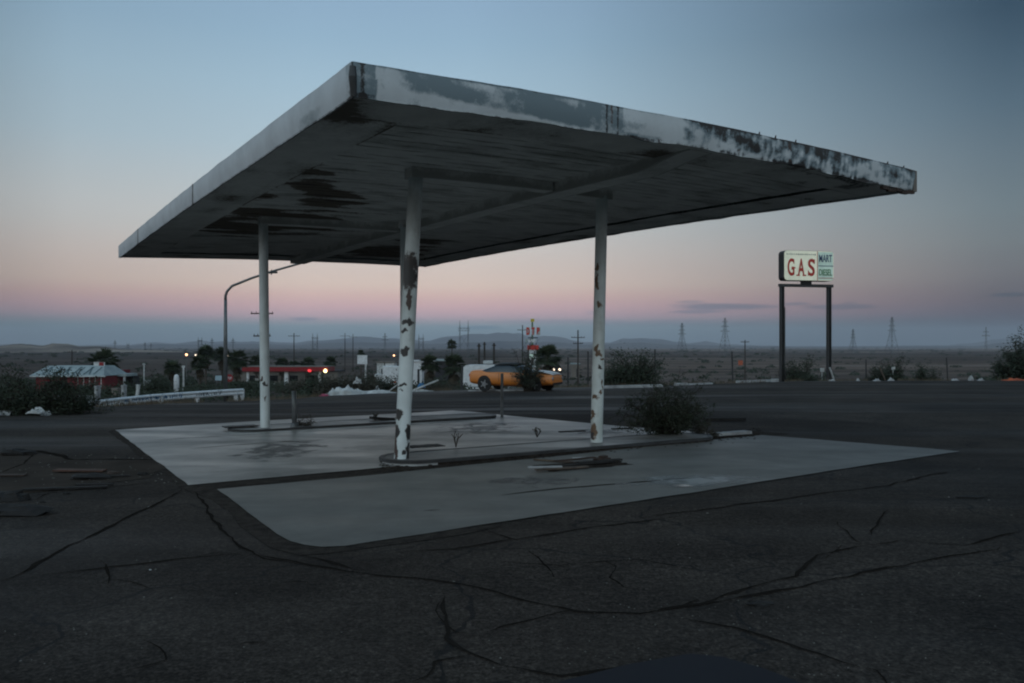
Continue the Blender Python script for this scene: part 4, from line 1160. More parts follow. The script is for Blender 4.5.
# timber / debris pile on the front pad
GP = 'broken timber pieces on the front pad'
pc = onlot(578, 467)
random.seed(11)
for k, (px, py, L, w, rz, m, lb) in enumerate((
    (553, 462.5, .6, .07, -.55, 'wood', 'dark stick slanting at the upper left of the timber heap'),
    (562, 471, .75, .09, .40, 'wood', 'long pale lath along the lower left of the timber heap'),
    (583, 467.5, .95, .10, .45, 'blackrubble', 'long dark lath through the middle of the timber heap'),
    (600, 465.5, .7, .09, .5, 'blackrubble', 'brown board at the right end of the timber heap'),
    (575, 464.5, .65, .07, .52, 'rust', 'brown board at the back of the timber heap'),
    (545, 473.5, .45, .06, .3, 'kerbwhite', 'short pale lath at the lower left corner of the heap'))):
    board('lath', lb, onlot(px, py)+Vector((0, 0, .015+.012*k)), L, w, .03, M[m], rz, random.uniform(-.03, .03), 'lath', GP, seed=k)
crumple('torn_panel', 'flat torn panel lying under the timber heap', onlot(583, 466)+Vector((0, 0, .014)), 1.25, .55, .035, M['gravel'], 51, 'panel', rz=.5)
o = MB().box((0, 0, .03), (.22, .14, .05), .4).box((.02, .02, .065), (.14, .08, .03), .9).build('timber_block', M['rust'], loc=onlot(602, 461.5), bevel=.01); tag(o, 'dark wooden block on the timber heap', 'block')
board('lath', 'pale scrap of board in the middle of the heap', onlot(583, 462)+Vector((0, 0, .05)), .3, .1, .02, M['whitedull'], .5, .05, 'lath', GP)
board('plate', 'dark flat plate on the far island at its left end', onlot(240, 430)+Vector((0, 0, .065)), .62, .34, .03, M['black'], .55, .0, 'plate')
board('plate', 'dark broken plate at the middle of the far island', onlot(382, 422.5)+Vector((0, 0, .06)), .5, .25, .05, M['blackrubble'], .5, .1, 'plate')
board('plate', 'dark flat debris at the right end of the far island', onlot(428, 418)+Vector((0, 0, .03)), 1.1, .3, .03, M['blackrubble'], .5, .0, 'plate')
board('plate', 'thin dark bracket beside the right column', onlot(572, 437.5)+Vector((0, 0, .1)), .5, .1, .03, M['blackrubble'], .35, .0, 'plate')
board('plate', 'dark scrap right of the right column', onlot(622, 434.5)+Vector((0, 0, .1)), .4, .12, .03, M['blackrubble'], .35, .0, 'plate')
board('plate', 'low dark footing plate right of the leaning column', onlot(425, 453)+Vector((0, 0, .1)), .55, .34, .015, M['blackrubble'], .5, .0, 'plate')
board('plank', 'dark strip of rubber on the asphalt right of the feathery bush', onlot(725, 421)+Vector((0, 0, .01)), .9, .12, .06, M['blackrubble'], .1, .0, 'plank')
board('plate', 'pale concrete fragment right of the feathery bush', onlot(732, 435.6)+Vector((0, 0, .02)), .8, .22, .05, M['kerbwhite'], .5, .0, 'plate')

# ------------------------------------------------------------------ GAS sign
SY = 57.0; sk = SY/FPX
SW, SH, SD = 3.74, 2.05, .75
sp = at(806.0, SY); yaw = R(12)
t = empty('gas_station_sign', sp, 'white double-post sign reading GAS, MART and DIESEL', 'sign', rz=yaw)
zz = lambda py: (HY-py)*sk+CAMZ-sp.z
for px in (781.5, 830.5):
    x = (px-806.5)*sk*1.06
    mb = MB().box((x-.09, 0, (zz(286)-.4)/2), (.05, .3, zz(286)+.4)).box((x+.09, 0, (zz(286)-.4)/2), (.05, .3, zz(286)+.4)).box((x, 0, (zz(286)-.4)/2), (.15, .04, zz(286)+.4))
    mb.box((x+(.12 if px < 800 else -.12), -.1, zz(345)), (.09, .12, zz(300)-zz(375)))
    mb.build('post', M['darksteel'], t)
MB().box((0, 0, zz(285.7)), (59*sk, .26, .2)).build('crossbar', M['darksteel'], t)
MB().box((0, 0, zz(282.7)), (.62, .4, .26)).build('mount', M['black'], t)
def rrect(w, h, r, seg=5):
    out = []
    for cx_, cy_, a0 in ((w/2-r, h/2-r, 0), (-w/2+r, h/2-r, 90), (-w/2+r, -h/2+r, 180), (w/2-r, -h/2+r, 270)):
        for k in range(seg+1):
            a = R(a0+90*k/seg); out.append((cx_+r*math.cos(a), cy_+r*math.sin(a)))
    return out
zc = zz(266.2)
RX = Matrix.Translation((0, 0, zc)) @ Matrix.Rotation(R(90), 4, 'X')     # local z -> -y
MB().prism(rrect(SW, SH, .24), -SD/2+.02, SD/2-.02, RX).build('cabinet', M['black'], t)
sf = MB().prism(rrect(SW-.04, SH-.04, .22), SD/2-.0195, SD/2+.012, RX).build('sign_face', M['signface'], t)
gx = SW*.167
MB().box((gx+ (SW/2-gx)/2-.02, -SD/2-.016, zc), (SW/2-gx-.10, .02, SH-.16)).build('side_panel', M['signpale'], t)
MB().box((gx, -SD/2-.018, zc), (.03, .03, SH-.05)).build('divider', M['letterred'], t)
MB().box((gx+(SW/2-gx)/2, -SD/2-.0275, zc), (SW/2-gx-.12, .02, .05)).build('rule_line', M['letterblue'], t)
MB().box((gx+(SW/2-gx)/2, -SD/2-.0275, zc-.83), (SW/2-gx-.14, .02, .04)).build('rule_line', M['letterred'], t)
def text(s, size, w, h, cx_, cz, m, par, y, name='lettering', off=.012, ext=.012):
    cu = bpy.data.curves.new('txt', 'FONT'); cu.body = s; cu.size = size; cu.extrude = ext; cu.offset = off; cu.align_x = 'CENTER'; cu.align_y = 'CENTER'
    tmp = bpy.data.objects.new('txt', cu); COL.objects.link(tmp)
    dg = bpy.context.evaluated_depsgraph_get(); me = bpy.data.meshes.new_from_object(tmp.evaluated_get(dg))
    bpy.data.objects.remove(tmp); bpy.data.curves.remove(cu)
    xs = [v.co.x for v in me.vertices]; ys = [v.co.y for v in me.vertices]
    mx, my = (min(xs)+max(xs))/2, (min(ys)+max(ys))/2; sx, sy = w/(max(xs)-min(xs)), h/(max(ys)-min(ys))
    for v in me.vertices: v.co = ((v.co.x-mx)*sx+cx_, y-v.co.z, (v.co.y-my)*sy+cz)
    me.name = name; me.materials.clear(); me.materials.append(m)
    o = bpy.data.objects.new(name, me); COL.objects.link(o); o.parent = par; return o
LX0, LX1 = -SW/2+.12, gx-.08; lw = (LX1-LX0)/3
for k, ch in enumerate('GAS'):
    cxk = LX0+lw*(k+.5); o = text(ch, 1, lw*.66, 1.18, cxk, zc-.12, M['letterred'], t, -SD/2-.022, off=.02)
    mb = MB(); yy = -SD/2-.026; b_ = zc-.12-.59; tp = zc-.12+.59
    if ch == 'A': mb.box((cxk-lw*.31, yy, b_+.04), (.26, .02, .08)).box((cxk+lw*.31, yy, b_+.04), (.26, .02, .08))
    if ch == 'G': mb.box((cxk+lw*.26, yy, zc-.17), (.26, .02, .08)).box((cxk+lw*.28, yy, tp-.2), (.05, .02, .32))
    if ch == 'S': mb.box((cxk+lw*.30, yy, tp-.18), (.05, .02, .3)).box((cxk-lw*.30, yy, b_+.18), (.05, .02, .3))
    mb.build('serif', M['letterred'], t)
text('MART', 1, (SW/2-gx)*.78, .50, gx+(SW/2-gx)/2-.02, zc+.52, M['letterblue'], t, -SD/2-.04, off=.008)
text('DIESEL', 1, (SW/2-gx)*.78, .44, gx+(SW/2-gx)/2-.02, zc-.44, M['lettergreen'], t, -SD/2-.04, off=.008)
mb = MB(); random.seed(4)
for k in range(16): mb.box((LX0+.1+(LX1-LX0-.2)*k/15, -SD/2-.018, zc+.76), (.07, .014, random.uniform(.05, .10)))
mb.build('small_print', M['greypaint'], t)

# ------------------------------------------------------------------ orange car
def car(loc, yaw, label, paint, hood, name='parked_car', group=None):
    t = empty(name, loc, label, 'car', group, yaw)
    # x forward; stations: x, half width, z bottom, z sill, z belt, z top-centre
    S = [(-2.36, .72, .40, .55, .84, .90), (-2.30, .84, .33, .5, .92, .99), (-1.95, .90, .27, .5, .95, 1.02), (-1.4, .93, .24, .5, .95, 1.01), (-.9, .94, .22, .5, .90, .96), (0, .94, .20, .5, .88, .93), (.7, .94, .21, .5, .87, .93), (1.2, .93, .23, .5, .85, .92), (1.8, .91, .26, .5, .80, .86), (2.24, .88, .30, .48, .78, .83), (2.36, .80, .34, .46, .72, .77)]
    rows = []
    for x, w, zb, zs, zl, zt in S:
        sec = [(0, zb), (w*.8, zb), (w*.97, (zb+zs)/2), (w, zs), (w*.985, (zs+zl)/2), (w*.93, zl), (w*.72, zt-.015), (0, zt)]
        ring = [Vector((x, -y, z)) for y, z in sec]+[Vector((x, y, z)) for y, z in reversed(sec[1:-1])]
        rows.append(ring)
    o = gridmesh('body', rows, paint, None, True, closed=True)
    me = o.data; nr = len(rows[0])
    import bmesh
    bm = bmesh.new(); bm.from_mesh(me); bm.verts.ensure_lookup_table()
    bm.faces.new([bm.verts[i] for i in range(nr)]); bm.faces.new([bm.verts[len(bm.verts)-nr+i] for i in reversed(range(nr))])
    bmesh.ops.recalc_face_normals(bm, faces=bm.faces)
    bm.to_mesh(me); bm.free(); o.parent = t
    ss = o.modifiers.new('s', 'SUBSURF'); ss.levels = 1; ss.render_levels = 2
    G = [(-1.62, .70, .95, .97), (-1.2, .74, .95, 1.15), (-.8, .70, .95, 1.275), (-.1, .66, .94, 1.30), (.35, .66, .93, 1.25), (.8, .70, .91, 1.09), (1.15, .74, .90, .93)]
    rows = []
    for x, w, zb, zt in G:
        e = max(.01, zt-zb)
        rows.append([Vector((x, -w-.12, zb-.05)), Vector((x, -w-.02*0-.03, zb+e*.55)), Vector((x, -w+.10, zt-.03)), Vector((x, 0, zt+.01)), Vector((x, w-.10, zt-.03)), Vector((x, w+.03, zb+e*.55)), Vector((x, w+.12, zb-.05))])
    o = gridmesh('windows', rows, M['glass'], None, True); o.parent = t
    rf = [[Vector((x, y, z)) for y, z in ((-.60, zt-.04), (-.3, zt+.015), (0, zt+.028), (.3, zt+.015), (.60, zt-.04))] for x, zt in ((-.95, 1.24), (-.7, 1.285), (-.1, 1.305), (.35, 1.26))]
    o = gridmesh('roof', rf, M['black'], None, True); s = o.modifiers.new('s', 'SOLIDIFY'); s.thickness = .03; o.parent = t
    hd = [[Vector((x, y, z)) for y, z in ((-w, zt-.012), (-w*.5, zt+.012), (0, zt+.028), (w*.5, zt+.012), (w, zt-.012))] for x, w, zt in ((1.18, .70, .965), (1.7, .70, .925), (2.1, .66, .86), (2.32, .58, .78))]
    o = gridmesh('hood', hd, hood, None, True); s = o.modifiers.new('s', 'SOLIDIFY'); s.thickness = .03; o.parent = t
    for x in (-1.38, 1.42):
        for sgn in (-1, 1):
            y = sgn*.86
            MB().tube([(x, y-.04*sgn, .36), (x, y+.085*sgn, .36)], .385, 24).build('wheel_arch', M['black'], t)
            w = MB().tube([(x, y-.12*sgn, .33), (x, y+.07*sgn, .33), (x, y+.095*sgn, .33)], [.335, .335, .31], 24).build('wheel', M['tyre'], t)
            r = MB().tube([(x, y+.08*sgn, .33), (x, y+.098*sgn, .33)], [.19, .10], 20)
            for k in range(5):
                a = k*1.2566; r.box((x+.11*math.cos(a), y+.107*sgn, .33+.11*math.sin(a)), (.2, .02, .05), M=Matrix.Rotation(-a, 4, 'Y'))
            r.build('rim', M['rim'], w)
    MB().box((2.31, 0, .60), (.06, 1.0, .16)).build('grille', M['black'], t)
    MB().box((2.30, 0, .38), (.10, 1.3, .10)).build('bumper', M['black'], t)
    for s_ in (-1, 1):
        MB().tube([(2.24, s_*.66, .62), (2.35, s_*.64, .62)], [.10, .085], 14).build('headlight', M['rim'], t)
        MB().box((-2.33, s_*.55, .74), (.08, .34, .12)).build('tail_light', M['letterred'], t)
        MB().box((.95, s_*1.0, .98), (.12, .18, .11)).build('mirror', paint, t, bevel=.02)
        for xx in (.72, -.55): MB().box((xx, s_*.944, .66), (.012, .012, .46)).build('door_seam', M['black'], t)
    return t
cp = at(515.5, 46.8); cp.z = lot_z(cp.x*.97, 45.3)-.02
cq = onlot(515.8, 390.6)
carE = car(Vector((cq.x, cq.y, cq.z)), R(-24), 'orange two-door car with dark roof and painted sky sheen on its hood parked at the lot edge', M['orange'], M['hoodsheen']); carE.scale = (.95, .95, 1.03)

# ------------------------------------------------------------------ white trailer, far buildings
def local(name, px, Y, label, cat, group=None, rz=0., z=None):
    p = at(px, Y); 
    if z is not None: p.z = z
    return empty(name, p, label, cat, group, rz), Y/FPX, p
t, k, p = local('white_trailer', 492, 84, 'white travel trailer with a rounded end behind the orange car', 'trailer', rz=R(-4))
zt_ = lambda py: (HY-py)*k+CAMZ-p.z
top = zt_(364); W_ = 56*k
MB().prism([(x, y+ (top)/2+.1) for x, y in rrect(W_, top-.35, .5)], -1.1, 1.1, Matrix.Rotation(R(90), 4, 'X')).build('body', M['white'], t)
MB().box((-.4, 0, top+.18), (.95, .8, .34)).build('roof_unit', M['whitedull'], t, bevel=.08)
MB().box((0, -1.11, .45), (W_-.6, .03, .08)).build('trim_stripe', M['greypaint'], t)
MB().box((1.3, -1.115, 1.35), (1.0, .03, .5)).build('window', M['glass'], t)
MB().box((-.9, -1.115, 1.0), (.65, .03, 1.6)).build('door', M['whitedull'], t)
for x in (-.5, .5): MB().tube([(x, -1.05, .0), (x, -.85, .0)], .34, 14).build('wheel', M['tyre'], t)
# far red canopy filling station
t, k, p = local('red_filling_station_canopy', 289, 190, 'distant red flat canopy of a working filling station among palms', 'canopy')
zt_ = lambda py: (HY-py)*k+CAMZ-p.z
x0, x1 = (247-289)*k, (331.5-289)*k
MB().box(((x0+x1)/2, 0, (zt_(366.8)+zt_(371))/2), (x1-x0, 7., zt_(366.8)-zt_(371))).build('roof_band', M['red'], t)
MB().box(((x0+x1)/2, 0, zt_(366.3)), (x1-x0-.3, 6.8, .18)).build('roof', M['tan'], t)
for px, w in ((251.5, .45), (289.5, .8), (322.5, .55)):
    MB().box(((px-289)*k, -2.6, zt_(371)/2), (w, .5, zt_(371))).build('column', M['white'], t)
for px, w, hh in ((258, .9, 2.1), (303, 1.1, .9), (275, 1., 1.2)):
    MB().box(((px-289)*k, -1.0, hh/2), (w, .6, hh), 0).box(((px-289)*k, -1.0, hh+.1), (w*.8, .5, .3)).build('fuel_pump', M['whitedull'], t)
MB().rock(((329-289)*k, -3.8, zt_(370.2)), .42, 1., 1, 1, 10).build('lamp', M['lampyellow'], t, True)
MB().rock(((313.5-289)*k, -3.8, zt_(370.2)), .30, 1., 1, 1.4, 10).build('red_lamp', M['lampred'], t, True)
# station shop behind
t, k, p = local('low_store_building', 290, 212, 'low tan store wall behind the red canopy', 'building')
MB().box((0, 0, 1.6), (26, 8, 3.2)).build('wall', M['tan'], t); MB().box((0, 0, 3.3), (26.6, 8.6, .25)).build('roof', M['darkroof'], t)
for x in (-8, -3, 2, 7): MB().box((x, -4.03, 1.5), (2., .08, 1.4)).build('window', M['glass'], t)
# red diner with marked roof
t, k, p = local('red_diner', 70, 112, 'red-walled roadside diner with a pale marked mansard roof', 'building')
zt_ = lambda py: (HY-py)*k+CAMZ-p.z; xk = lambda px: (px-70)*k
ze, zr = zt_(375.8), zt_(366)
MB().box((0, 3, ze/2), (xk(103)-xk(35), 6, ze)).build('wall', M['redwall'], t)
mb = MB()
B_ = [(xk(31.5), -.6), (xk(106), -.6), (xk(106), 6.6), (xk(31.5), 6.6)]; T_ = [(xk(41.5), 1.6), (xk(98.5), 1.6), (xk(98.5), 4.4), (xk(41.5), 4.4)]
mb.v = [Vector((x, y, ze)) for x, y in B_]+[Vector((x, y, zr)) for x, y in T_]
mb.f = [(0, 1, 5, 4), (1, 2, 6, 5), (2, 3, 7, 6), (3, 0, 4, 7), (4, 5, 6, 7), (3, 2, 1, 0)]
rf = mb.build('roof', M['roofpale'], t)
MB().box((0, -.62, ze-.06), (xk(106.3)-xk(31.2), .12, .14)).build('eaves_board', M['whitedull'], t)
random.seed(8); mb = MB(); dz = zr-ze; dy = 2.2
def rp(px, v, o=.03): 
    return Vector((xk(px), -.6+dy*v-o, ze+dz*v+o*1.2))
for px0, w, sl in ((43, 3.2, 3), (49, 2.2, -2), (53.5, 2.5, 3.5), (58, 1.8, 0), (62, 2.6, 4), (67.5, 3, -3.5), (73, 2.8, 3), (77, 2, 3), (84, 3, 4), (90, 2.4, -3), (94, 2.2, 3)):
    a, b = .12, .86
    mb.quad(rp(px0, a), rp(px0+w*.6, a), rp(px0+w*.6+sl, b), rp(px0+sl, b))
mb.build('roof_marking', M['roofmark'], rf)
for i in range(9):
    MB().box((xk(78+i*2.9), -.03, ze/2), (.10, .06, ze-.2)).build('wall_batten', M['whitedull'], t) if i % 2 == 0 else None
for px in (50, 60): MB().box((xk(px), -.04, ze*.5), (1.2, .08, .9)).build('window', M['glass'], t)
sg = MB().box((xk(92), 2, zr+.22), (1.5, .12, .55)).build('roof_sign', M['whitedull'], t); MB().box((xk(94.3), 1.92, zr+.22), (.62, .05, .5)).build('red_panel', M['red'], sg)
# small annex with white canopy
t, k, p = local('red_annex', 116, 118, 'small red annex with a flat white awning right of the diner', 'building')
zt_ = lambda py: (HY-py)*k+CAMZ-p.z; xk = lambda px: (px-116)*k
MB().box((xk(114), 2, zt_(370)/2), (7.0*k*.9+.6, 3, zt_(370))).build('wall', M['redwall'], t)
MB().box((xk(121.5), -.5, zt_(374.6)), (24*k, 3.5, .36)).build('awning', M['roofpale'], t)
for px in (118.5, 131): MB().box((xk(px), -2., zt_(375)/2), (.22, .22, zt_(375))).build('post', M['whitedull'], t)
MB().box((xk(126), 1.5, zt_(376)/2), (11*k, 2, zt_(376))).build('dark_bay', M['darkroof'], t)
# white things on the left plain
def block(name, px, Y, w, pytop, label, cat, m='kerbwhite', d=.6, group=None, extra=None):
    p = at(px, Y); h = max(.3, CAMZ+(HY-pytop)/FPX*Y-p.z); mb = MB().box((0, 0, h/2-.1), (w, d, h+.2))
    mb.box((0, 0, h+.06), (w*1.12, d*1.12, .12)); mb.box((0, -d*.5-.01, h*.5), (w*.6, .03, h*.35))
    o = mb.build(name, M[m], loc=p, bevel=.04); return tag(o, label, cat, group)
GW = 'white cabinets and tanks on the left plain'
block('white_cabinet', 147.5, 120, .6, 381, 'pale upright cabinet left of the thin leaning post', 'cabinet', group=GW)
o = MB().tube([(0, 0, -.2), (0, 0, 2.2), (0, 0, 2.5), (0, 0, 2.6)], [.42, .42, .3, .1], 14).build('white_tank', M['white'], smooth_=True, loc=at(176.5, 100)); o.scale = (.75, .75, 1.); tag(o, 'upright white cylinder tank beyond the middle of the guardrail', 'tank', GW)
o = MB().tube([(0, 0, -.2), (0, 0, 3.4)], [.12, .1], 8).box((0, 0, 3.5), (.3, .2, .25)).build('white_post', M['whitedull'], loc=at(183.5, 100)); tag(o, 'thin white post right of the cylinder tank', 'post', GW)
o = MB().tube([(0, 0, -.2), (.15, 0, 1.1)], [.10, .08], 7).build('white_post', M['whitedull'], loc=at(135.5, 42)); tag(o, 'leaning pale post standing behind the guardrail', 'post', GW)
o = MB().tube([(0, 0, -.2), (0, 0, 4.2)], [.09, .08], 7).box((0, 0, 4.2), (.35, .1, .2)).build('white_post', M['whitedull'], loc=at(144, 120)); tag(o, 'tall thin pale post above the upright cabinet', 'post', GW)
block('white_cabinet', 97.5, 60, .16, 387.5, 'small white cabinet right of the big left bush', 'cabinet', group=GW)
block('white_cabinet', 124, 70, .2, 386.5, 'small white cabinet under the flat white awning', 'cabinet', group=GW)
block('white_cabinet', 116, 72, .5, 389.5, 'low grey cabinet between two small white ones', 'cabinet', m='tan', group=GW)
block('white_cabinet', 138, 100, .3, 385.5, 'short white cabinet left of the pale upright one', 'cabinet', group=GW)
# stop sign and blue sign
def oct_(r): return [(r*math.cos(R(22.5+45*k)), r*math.sin(R(22.5+45*k))) for k in range(8)]
t, k, p = local('stop_sign', 229.5, 130, 'red octagonal stop sign beside the foot of the street lamp', 'sign')
zc_ = CAMZ+(HY-378)*k-p.z
MB().tube([(0, 0, -.2), (0, 0, zc_)], .05, 6).build('post', M['steel'], t)
MB().prism(oct_(.62), 0, .05, Matrix.Translation((0, -.06, zc_)) @ Matrix.Rotation(R(90), 4, 'X')).build('plate', M['red'], t)
text('STOP', 1, .8, .34, 0, zc_, M['white'], t, -.13, off=.01)
t, k, p = local('road_sign', 218.5, 130, 'pale blue-white rectangular road sign left of the street lamp', 'sign')
zc_ = CAMZ+(HY-378)*k-p.z
MB().box((0, 0, zc_), (1., .05, .75)).build('plate', mat('pale_blue_sign', (.3, .42, .48), (.25, .36, .42), 2, .5), t)
for x in (-.3, .3): MB().tube([(x, .04, -.2), (x, .04, zc_)], .04, 6).build('post', M['steel'], t)
# billboard
t, k, p = local('billboard', 362.3, 150, 'blank square white billboard on a post above the brush', 'billboard')
zc_ = CAMZ+(HY-359.6)*k-p.z
MB().box((0, 0, zc_), (9.8*k, .25, 9.*k)).build('panel', M['white'], t)
MB().box((3.2*k, .1, zc_/2-.2), (.25, .25, zc_+.2)).box((3.4*k, .0, zc_-5*k), (1.8*k, .15, 4*k)).build('post', M['whitedull'], t)
# white truck and huts right of it
t, k, p = local('white_truck', 391, 105, 'white box truck half hidden by the leaning column', 'truck', rz=R(6))
zt_ = lambda py: (HY-py)*k+CAMZ-p.z
h_ = zt_(366.5); MB().box((0, 0, h_/2+.35), (16*k, 2.2, h_-.6)).build('cargo_box', M['white'], t, bevel=.06)
MB().box((-10*k, 0, 1.2), (1.5, 2., 1.6)).build('cab', M['whitedull'], t, bevel=.15)
MB().box((3*k, -1.12, 1.0), (5*k, .05, .25)).build('stripe', M['orangeplastic'], t)
for x in (-8*k, 5*k): MB().tube([(x, -1.1, .4), (x, -.8, .4)], .42, 14).build('wheel', M['tyre'], t)
def hut(px, Y, w, pytop, lb, mw, mr, d=5.):
    t, k, p = local('distant_hut', px, Y, lb, 'hut', 'distant huts on the plain')
    h = max(1.4, CAMZ+(HY-pytop)/FPX*Y-p.z-.4)
    MB().box((0, 0, h/2-.2), (w, d, h+.4)).build('wall', M[mw], t)
    MB().box((0, 0, h+.2), (w+.5, d+.5, .35)).build('roof', M[mr], t)
    MB().box((w*.2, -d/2-.03, h*.4), (w*.2, .06, h*.6)).build('door', M['darkroof'], t)
hut(417.5, 200, 2.6, 360.0, 'small white hut just right of the leaning column', 'white', 'white')
hut(445, 175, 3.6, 359.0, 'dark long shed with a pale blue roof', 'darkroof', 'roofpale')
hut(382, 230, 2.0, 361.3, 'tiny pale hut above the brush, left one of two', 'whitedull', 'tan')
hut(391, 230, 2.4, 361.3, 'tiny pale hut above the brush, right one of two', 'white', 'tan')
hut(520, 118, 3.4, 364.5, 'low pale roof seen just above the orange car', 'tan', 'roofpale')
hut(575, 260, 2.4, 363., 'pale hut beyond the car headlights', 'tan', 'roofpale')
# tall restaurant sign
t, k, p = local('tall_sign_tower', 532.5, 190, 'tall red and white sign tower with a yellow top', 'sign')
zt_ = lambda py: (HY-py)*k+CAMZ-p.z; xk = lambda px: (px-532.5)*k
for px in (530, 535): MB().box((xk(px), 0, zt_(345)/2), (.5, .5, zt_(345))).build('leg', M['white'], t)
MB().box((xk(532.3), 0, (zt_(345)+zt_(322))/2), (.4, .4, zt_(322)-zt_(345))).build('mast', mat('green_mast', (.12, .2, .1), None, 2), t)
MB().box((xk(532.5), 0, (zt_(318.8)+zt_(321.8))/2), (3.2*k*1.15, .5, 3*k)).build('yellow_cap', M['yellow'], t)
for px, w in ((528, 3.8), (533, 3.6), (538.3, 3.8)):
    sb = MB().box((xk(px), -.3, (zt_(327.2)+zt_(335.2))/2), (w*k, .3, 8*k)).build('letter_panel', M['whitedull'], t)
for px, ch in ((528, 'D'), (533, 'T'), (538.3, 'B')):
    text(ch, 1, 3.3*k, 7.4*k, xk(px), (zt_(327.2)+zt_(335.2))/2, M['letterred'], t, -.50, off=.05, ext=.04)
MB().box((xk(533), -.3, zt_(337.8)), (10*k, .2, 1.2*k)).build('dark_band', M['greypaint'], t)
MB().box((xk(532), -.3, zt_(341)), (7*k, .2, 3.2*k)).build('white_panel', M['white'], t)
MB().box((xk(526.5), -.3, zt_(341)), (2.5*k, .2, 4*k)).build('pale_panel', M['roofpale'], t)
MB().box((xk(533), -.32, zt_(347.5)), (11.5*k, .3, 4.5*k)).build('red_panel', M['letterred'], t)
MB().box((xk(532), -.36, zt_(351.5)), (5.5*k, .3, 2.6*k)).build('white_panel', M['white'], t)
MB().box((xk(532), -.36, zt_(356)), (4.5*k, .3, 4.*k)).build('pale_panel', M['signpale'], t)
# oncoming vehicle with lights
t, k, p = local('distant_car', 556, 150, 'distant dark car with headlights on beyond the orange car', 'car')
p.z = CAMZ-(HY*0+25.5)*k; t.location = p
mb = MB(); mb.box((0, 0, .55), (1.8, 4, .6)); mb.box((0, .2, 1.1), (1.5, 2., .5)); mb.build('body', M['black'], t, bevel=.12)
for x in (-.7, .7): MB().tube([(x, -2.0, .33), (x, -1.4, .33)], .33, 12).build('wheel', M['tyre'], t)
for x in (-.55, .55): MB().rock((x, -2.02, .6), .19, 1, 1, 1.2, 9).build('headlight', M['lampwhite'], t, True)
# lamps on masts
def mastlamp(px, py, Y, r, m, lb):
    t, k, p = local('lamp_mast', px, Y, lb, 'lamp', 'lit lamps in the distance')
    z = CAMZ+(HY-py)*k-p.z
    MB().tube([(0, 0, -.3), (0, 0, z-.2)], [.12, .07], 6).build('mast', M['steel'], t)
    MB().box((0, .1, z+r*.9), (r*2.2, .5, .1)).build('hood', M['darksteel'], t)
    MB().rock((0, 0, z), r, 1, 1, 1, 10).build('lamp', M[m], t, True)
mastlamp(186.5, 354.6, 230, .33, 'lampwarm', 'lit orange lamp left of the palm clump')
mastlamp(195.7, 355., 235, .24, 'lampwhite', 'lit white lamp right beside the orange one')
mastlamp(227, 356, 240, .30, 'lampwhite', 'lit white lamp just behind the street lamp pole')
mastlamp(394, 355.4, 240, .26, 'lampwarm', 'faint warm lamp left of the leaning column')

# ------------------------------------------------------------------ far land
def ridge(name, prof, R0, half, m, rough, zbase=-9.3, nrow=14, step=2.0, px0=-300, px1=1400):
    rows = []
    pxs = []; a = px0
    while a <= px1: pxs.append(a); a += step
    for i in range(nrow+1):
        v = i/nrow; rr = R0-half+2*half*v; sh = math.sin(v*math.pi)**.8 if 0 < v < 1 else 0
        row = []
        for px in pxs:
            x = (px-CX)/FPX; hp = (HY-interp(px, prof))/FPX*R0-0+CAMZ-zbase
            hp = max(0, hp)*(1+rough*.25*FB(px*.03, 5, 0, 1, 4)*(1))
            n = noise.ridged_multi_fractal(Vector((px*.012, v*2.2, 1)), 1., 2., 5, 1., 2.)*.14
            row.append(Vector((x*rr, rr, zbase-2+hp*max(0, sh*(1-.12*rough)+n*sh*rough*.8-.04))))
        rows.append(row)
    o = gridmesh(name, rows, m, None, True); tag(o, kind='structure'); return o
ridge('distant_mountains', [(-300, 344), (0, 344), (60, 345), (130, 344.5), (150, 343), (175, 343), (200, 340.5), (230, 341.5), (260, 341), (290, 342), (320, 341), (345, 338.5), (370, 336.5), (400, 338.5), (430, 340), (450, 336.5), (470, 333.5), (490, 332.5), (510, 333), (535, 336), (560, 337.5), (580, 340.5), (610, 343), (622, 340), (640, 336.8), (655, 338), (672, 341), (690, 343.5), (706, 341), (722, 343.5), (760, 345.5), (830, 346), (950, 345), (985, 341), (1010, 338), (1030, 337), (1100, 335), (1400, 334)], 11500, 1500, M['mount'], 1.0)
ridge('mid_ridge', [(-300, 347), (100, 346.5), (140, 345), (165, 344), (190, 344.5), (240, 343.5), (300, 344.5), (345, 342.5), (390, 342), (440, 343.5), (500, 340.5), (560, 342.5), (600, 345), (640, 341.5), (665, 344), (700, 345), (720, 345.4), (800, 346.6), (980, 345.5), (1000, 342.5), (1060, 340), (1400, 338)], 7800, 900, M['mount'], .8)
ridge('sandy_hills', [(-300, 343), (-60, 344), (0, 345), (12, 344.2), (30, 343.5), (42, 344.5), (52, 342.4), (68, 343.2), (80, 345), (95, 344.8), (112, 346.8), (128, 348.4), (150, 349.6), (190, 350.6), (240, 352), (300, 353), (1400, 353)], 1900, 420, M['hill'], .9, zbase=-9.5, px1=420)

# ------------------------------------------------------------------ haze
hz = MB().box((0, 0, 165), (32000-2000, 30000, 355)).build('haze', None)
mh = bpy.data.materials.new('haze'); mh.use_nodes = True; nt = mh.node_tree; nt.nodes.clear()
out = nn(nt, 'ShaderNodeOutputMaterial'); pv = nn(nt, 'ShaderNodeVolumePrincipled')
pv.inputs['Color'].default_value = (.82, .90, 1.0, 1); pv.inputs['Density'].default_value = 7.0e-5; pv.inputs['Anisotropy'].default_value = 0.
nt.links.new(pv.outputs[0], out.inputs['Volume'])
hz.data.materials.clear(); hz.data.materials.append(mh); tag(hz, kind='stuff')
hz['label'] = 'thin bluish evening haze over the desert plain'

